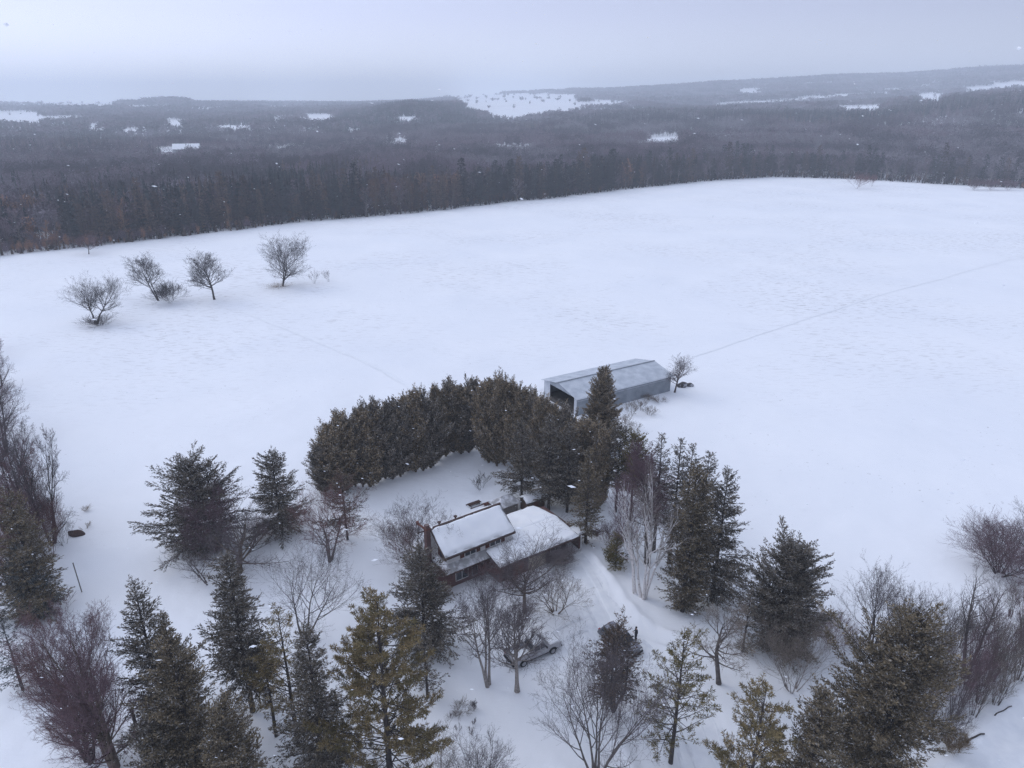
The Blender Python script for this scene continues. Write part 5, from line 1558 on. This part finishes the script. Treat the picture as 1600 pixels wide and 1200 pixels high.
def dark_car():
    c = at0(984, 1006, 0.6)
    hd = math.atan2(-0.80, 0.62)
    cx, cy = c[0] - 0.9, c[1] + 0.6
    T = tag(empty('parked_car', (cx, cy, float(terr(cx, cy)) + 0.02), hd), 'dark grey car behind the thin rusty spruce with a person beside it', 'car')
    W = 0.92
    g = G()
    g.prism([(-2.3, 0.35), (2.28, 0.32), (2.36, 0.55), (2.25, 0.80), (1.2, 0.98), (-2.15, 1.02), (-2.36, 0.80)], -W, W)
    g.build('body', M_DGREY, T, bevel=0.07)
    g = G()
    g.hexa([(-2.1, -W + 0.05, 1.0), (1.15, -W + 0.05, 0.985), (1.15, W - 0.05, 0.985), (-2.1, W - 0.05, 1.0), (-1.75, -W + 0.22, 1.58), (0.35, -W + 0.22, 1.60), (0.35, W - 0.22, 1.60), (-1.75, W - 0.22, 1.58)])
    cab = g.build('cabin', M_DGREY, T, bevel=0.06)
    for s in (-1, 1):
        def yz(z): return s * (W - 0.05 - 0.17 * (z - 0.99) / 0.6 + 0.014)
        g = G()
        for q in (((-1.9, 1.07), (-1.15, 1.07), (-1.15, 1.47), (-1.68, 1.47)), ((-1.08, 1.07), (-0.2, 1.07), (-0.2, 1.47), (-1.08, 1.47)), ((-0.12, 1.07), (0.92, 1.07), (0.40, 1.47), (-0.12, 1.47))):
            g.add([(x, yz(z), z) for x, z in q], [(0, 1, 2, 3)])
        g.build('side_window', M_GLASS, cab)
        for x in (-1.45, 1.42):
            wheel(T, x, s * (W - 0.09), 0.34, 0.22, s)
        g = G(); g.box(2.16, 2.33, s * 0.66 - 0.16, s * 0.66 + 0.16, 0.62, 0.76); g.build('headlight', M_LAMP, T)
        g = G(); g.box(-2.37, -2.27, s * 0.72 - 0.12, s * 0.72 + 0.12, 0.72, 0.92); g.build('taillight', M_RED, T)
        g = G(); g.box(0.72, 0.84, s * (W - 0.02), s * (W + 0.17), 1.03, 1.15); g.build('mirror', M_PLAST, T)
    g = G(); g.add([(1.14, -0.74, 1.04), (1.14, 0.74, 1.04), (0.46, 0.62, 1.55), (0.46, -0.62, 1.55)], [(0, 1, 2, 3)]); g.V = [(x + 0.035, y, z + 0.02) for x, y, z in g.V]; g.build('windscreen', M_GLASS, cab)
    g = G(); g.add([(-2.08, -0.74, 1.06), (-2.08, 0.74, 1.06), (-1.8, 0.62, 1.53), (-1.8, -0.62, 1.53)], [(0, 1, 2, 3)]); g.V = [(x - 0.03, y, z + 0.01) for x, y, z in g.V]; g.build('rear_window', M_GLASS, cab)
    g = G(); g.box(2.3, 2.42, -W + 0.05, W - 0.05, 0.36, 0.54); g.box(-2.44, -2.33, -W + 0.05, W - 0.05, 0.40, 0.62); g.build('bumper', M_PLAST, T, bevel=0.03)
    M_DUST = pbr('snow_dusted_paint', (0.22, 0.22, 0.25), 0.7, (0.40, 0.41, 0.45), 2.5, detail=6)
    snow_slab('roof_snow', [(-1.66, -W + 0.27, 1.585), (0.27, -W + 0.27, 1.605), (0.27, W - 0.27, 1.605), (-1.66, W - 0.27, 1.585)], 0.02, cab, M_DUST, nx=10, ny=10, seed=4)
    snow_slab('hood_snow', [(1.3, -W + 0.14, 0.975), (2.1, -W + 0.14, 0.83), (2.1, W - 0.14, 0.83), (1.3, W - 0.14, 0.975)], 0.03, T, M_DUST, nx=10, ny=10, seed=7)
dark_car()

# ------------------------------------------------------------------ person
def skin_mesh(name, verts, edges, radii, mats, parent=None, sub=2, root=0):
    me = bpy.data.meshes.new(name)
    bm = bmesh.new()
    lay = bm.verts.layers.skin.verify()
    vs = []
    for co, r in zip(verts, radii):
        v = bm.verts.new(co)
        rr = r if isinstance(r, tuple) else (r, r)
        v[lay].radius = rr
        vs.append(v)
    vs[root][lay].use_root = True
    for a, b in edges:
        bm.edges.new((vs[a], vs[b]))
    bm.to_mesh(me); bm.free()
    for m in mats:
        me.materials.append(m)
    o = link(name, me, parent)
    sk = o.modifiers.new('skin', 'SKIN'); sk.use_smooth_shade = True
    su = o.modifiers.new('sub', 'SUBSURF'); su.levels = su.render_levels = sub
    return o
def person():
    b = at(993, 1001)
    hd = R(200)
    P = tag(empty('person', b, hd - R(90)), 'person in dark winter jacket and hat standing beside the dark car', 'person')
    M_SKIN = pbr('skin', (0.45, 0.28, 0.21), 0.6)
    M_JEANS = pbr('dark_trousers', (0.03, 0.032, 0.045), 0.9)
    M_COAT = pbr('dark_jacket', (0.028, 0.03, 0.04), 0.85, (0.045, 0.048, 0.06), 6)
    M_HAT = pbr('black_knit_hat', (0.02, 0.02, 0.022), 0.95)
    # local: +y is the way the person faces
    v = [(0, 0, 0.95), (0, 0.0, 1.12), (0, 0.01, 1.30), (0, 0.0, 1.44), (0, 0.01, 1.52), (0, 0.03, 1.60), (0, 0.035, 1.68), (0, 0.03, 1.73)]
    r = [(0.17, 0.12), (0.16, 0.115), (0.19, 0.125), (0.16, 0.10), 0.055, (0.075, 0.09), (0.078, 0.095), 0.05]
    e = [(i, i + 1) for i in range(7)]
    def add(chain, rad, frm):
        p = frm
        for c, q in zip(chain, rad):
            v.append(c); r.append(q); e.append((p, len(v) - 1)); p = len(v) - 1
        return p
    for s in (-1, 1):
        add([(s * 0.10, 0, 0.86), (s * 0.11, 0.02, 0.50), (s * 0.115, -0.01, 0.12), (s * 0.12, 0.01, 0.06), (s * 0.125, 0.14, 0.04)], [0.095, 0.07, 0.055, 0.055, 0.042], 0)
        w_ = add([(s * 0.20, 0.0, 1.40), (s * 0.25, -0.02, 1.13), (s * 0.17, 0.20, 1.16), (s * 0.12, 0.27, 1.20)], [0.07, 0.056, 0.042, 0.032], 3)
        # hand: palm, four fingers of different length, thumb
        pm = add([(s * 0.105, 0.32, 1.21)], [(0.036, 0.018)], w_)
        for k, (dx, ln) in enumerate(((0.030, 0.060), (0.010, 0.070), (-0.010, 0.066), (-0.028, 0.050))):
            x0 = s * (0.105 + dx)
            add([(x0, 0.355, 1.215), (x0 - s * 0.006, 0.355 + ln * 0.6, 1.208), (x0 - s * 0.016, 0.355 + ln * 0.85, 1.188)], [0.0095, 0.009, 0.008], pm)
        add([(s * 0.062, 0.315, 1.225), (s * 0.045, 0.345, 1.235)], [0.011, 0.0095], pm)
    body = skin_mesh('body', v, e, r, [M_COAT, M_JEANS, M_SKIN], P)
    # colour of garments by height on the evaluated surface
    dg = bpy.context.evaluated_depsgraph_get()
    ev = body.evaluated_get(dg)
    me = bpy.data.meshes.new_from_object(ev)
    body.modifiers.clear()
    for m in list(me.materials):
        pass
    me.materials.clear()
    for m in (M_COAT, M_JEANS, M_SKIN):
        me.materials.append(m)
    for p in me.polygons:
        c = p.center
        p.material_index = 1 if c.z < 0.86 and abs(c.x) < 0.2 else (2 if (c.z > 1.50 and c.z < 1.80) or c.y > 0.285 else 0)
        p.use_smooth = True
    body.data = me
    # nose and hat
    g = G(); g.add([(-0.014, 0.118, 1.63), (0.014, 0.118, 1.63), (0, 0.15, 1.625), (0, 0.118, 1.675)], [(0, 1, 2), (0, 2, 3), (1, 3, 2), (0, 3, 1)]); g.build('nose', M_SKIN, P)
    for s in (-1, 1):
        g = G(); g.cyl((s * 0.030, 0.116, 1.672), (0, 1, 0), 0.010, 0.008, 8); g.build('eye', M_PLAST, P)
    bm = bmesh.new()
    bmesh.ops.create_uvsphere(bm, u_segments=20, v_segments=12, radius=0.118)
    for q in bm.verts:
        q.co.z = q.co.z * 0.95 if q.co.z > 0 else max(q.co.z, -0.03)
        q.co.x *= 0.92
    me = bpy.data.meshes.new('hat'); bm.to_mesh(me); bm.free(); me.materials.append(M_HAT)
    for p in me.polygons: p.use_smooth = True
    link('hat', me, P, (0, 0.028, 1.715))
person()

# ------------------------------------------------------------------ falling snow
def falling_snow():
    rng = np.random.default_rng(77)
    n = 5200
    # a slab of air over the yard and round the viewpoint
    x = rng.uniform(-45, 45, n); y = rng.uniform(4, 75, n); z = rng.uniform(1, 70, n)
    m = 450
    x = np.concatenate([x, rng.uniform(-15, 15, m)]); y = np.concatenate([y, rng.uniform(4, 24, m)]); z = np.concatenate([z, rng.uniform(34, 58, m)])
    keep = (np.sqrt(x ** 2 + y ** 2 + (z - CAMH) ** 2) > 6.5)
    Pn = np.stack([x, y, z], -1)[keep]
    Pn = Pn[Pn[:, 2] > 0.5]
    n = len(Pn)
    ax = unit(np.array([0.95, 0.1, -0.16]) + rng.normal(0, 0.12, (n, 3)))
    sd = unit(np.cross(ax, rng.normal(0, 1, (n, 3)))); up = np.cross(ax, sd)
    l = rng.uniform(0.018, 0.05, n)[:, None]; q = rng.uniform(0.008, 0.016, n)[:, None]
    V = np.stack([Pn - ax * l, Pn + ax * l, Pn + sd * q, Pn - sd * q, Pn + up * q, Pn - up * q], 1).reshape(-1, 3)
    b = np.arange(n)[:, None] * 6
    F = np.concatenate([b + np.array(f) for f in ((0, 2, 4), (0, 4, 3), (0, 3, 5), (0, 5, 2), (1, 4, 2), (1, 3, 4), (1, 5, 3), (1, 2, 5))])
    tag(link('falling_snow', raw_mesh('falling_snow', V, [(F, 0)], [pbr('snowflake', (0.92, 0.93, 0.95), 0.8)])), 'snowflakes drifting through the air', 'snow', kind='stuff')
falling_snow()

# ------------------------------------------------------------------ haze
def haze():
    g = G(); g.box(-8800, 8800, -8800, 8800, -40, 262)
    m = bpy.data.materials.new('haze')
    m.use_nodes = True
    t = m.node_tree
    for n_ in list(t.nodes):
        t.nodes.remove(n_)
    o = N(t, 'ShaderNodeOutputMaterial')
    v = N(t, 'ShaderNodeVolumePrincipled')
    v.inputs['Color'].default_value = (0.87, 0.93, 1.0, 1)
    v.inputs['Density'].default_value = HAZE
    v.inputs['Anisotropy'].default_value = 0.0
    t.links.new(v.outputs[0], o.inputs['Volume'])
    tag(g.build('haze', m), kind='stuff')
HAZE = 2.8e-4
haze()
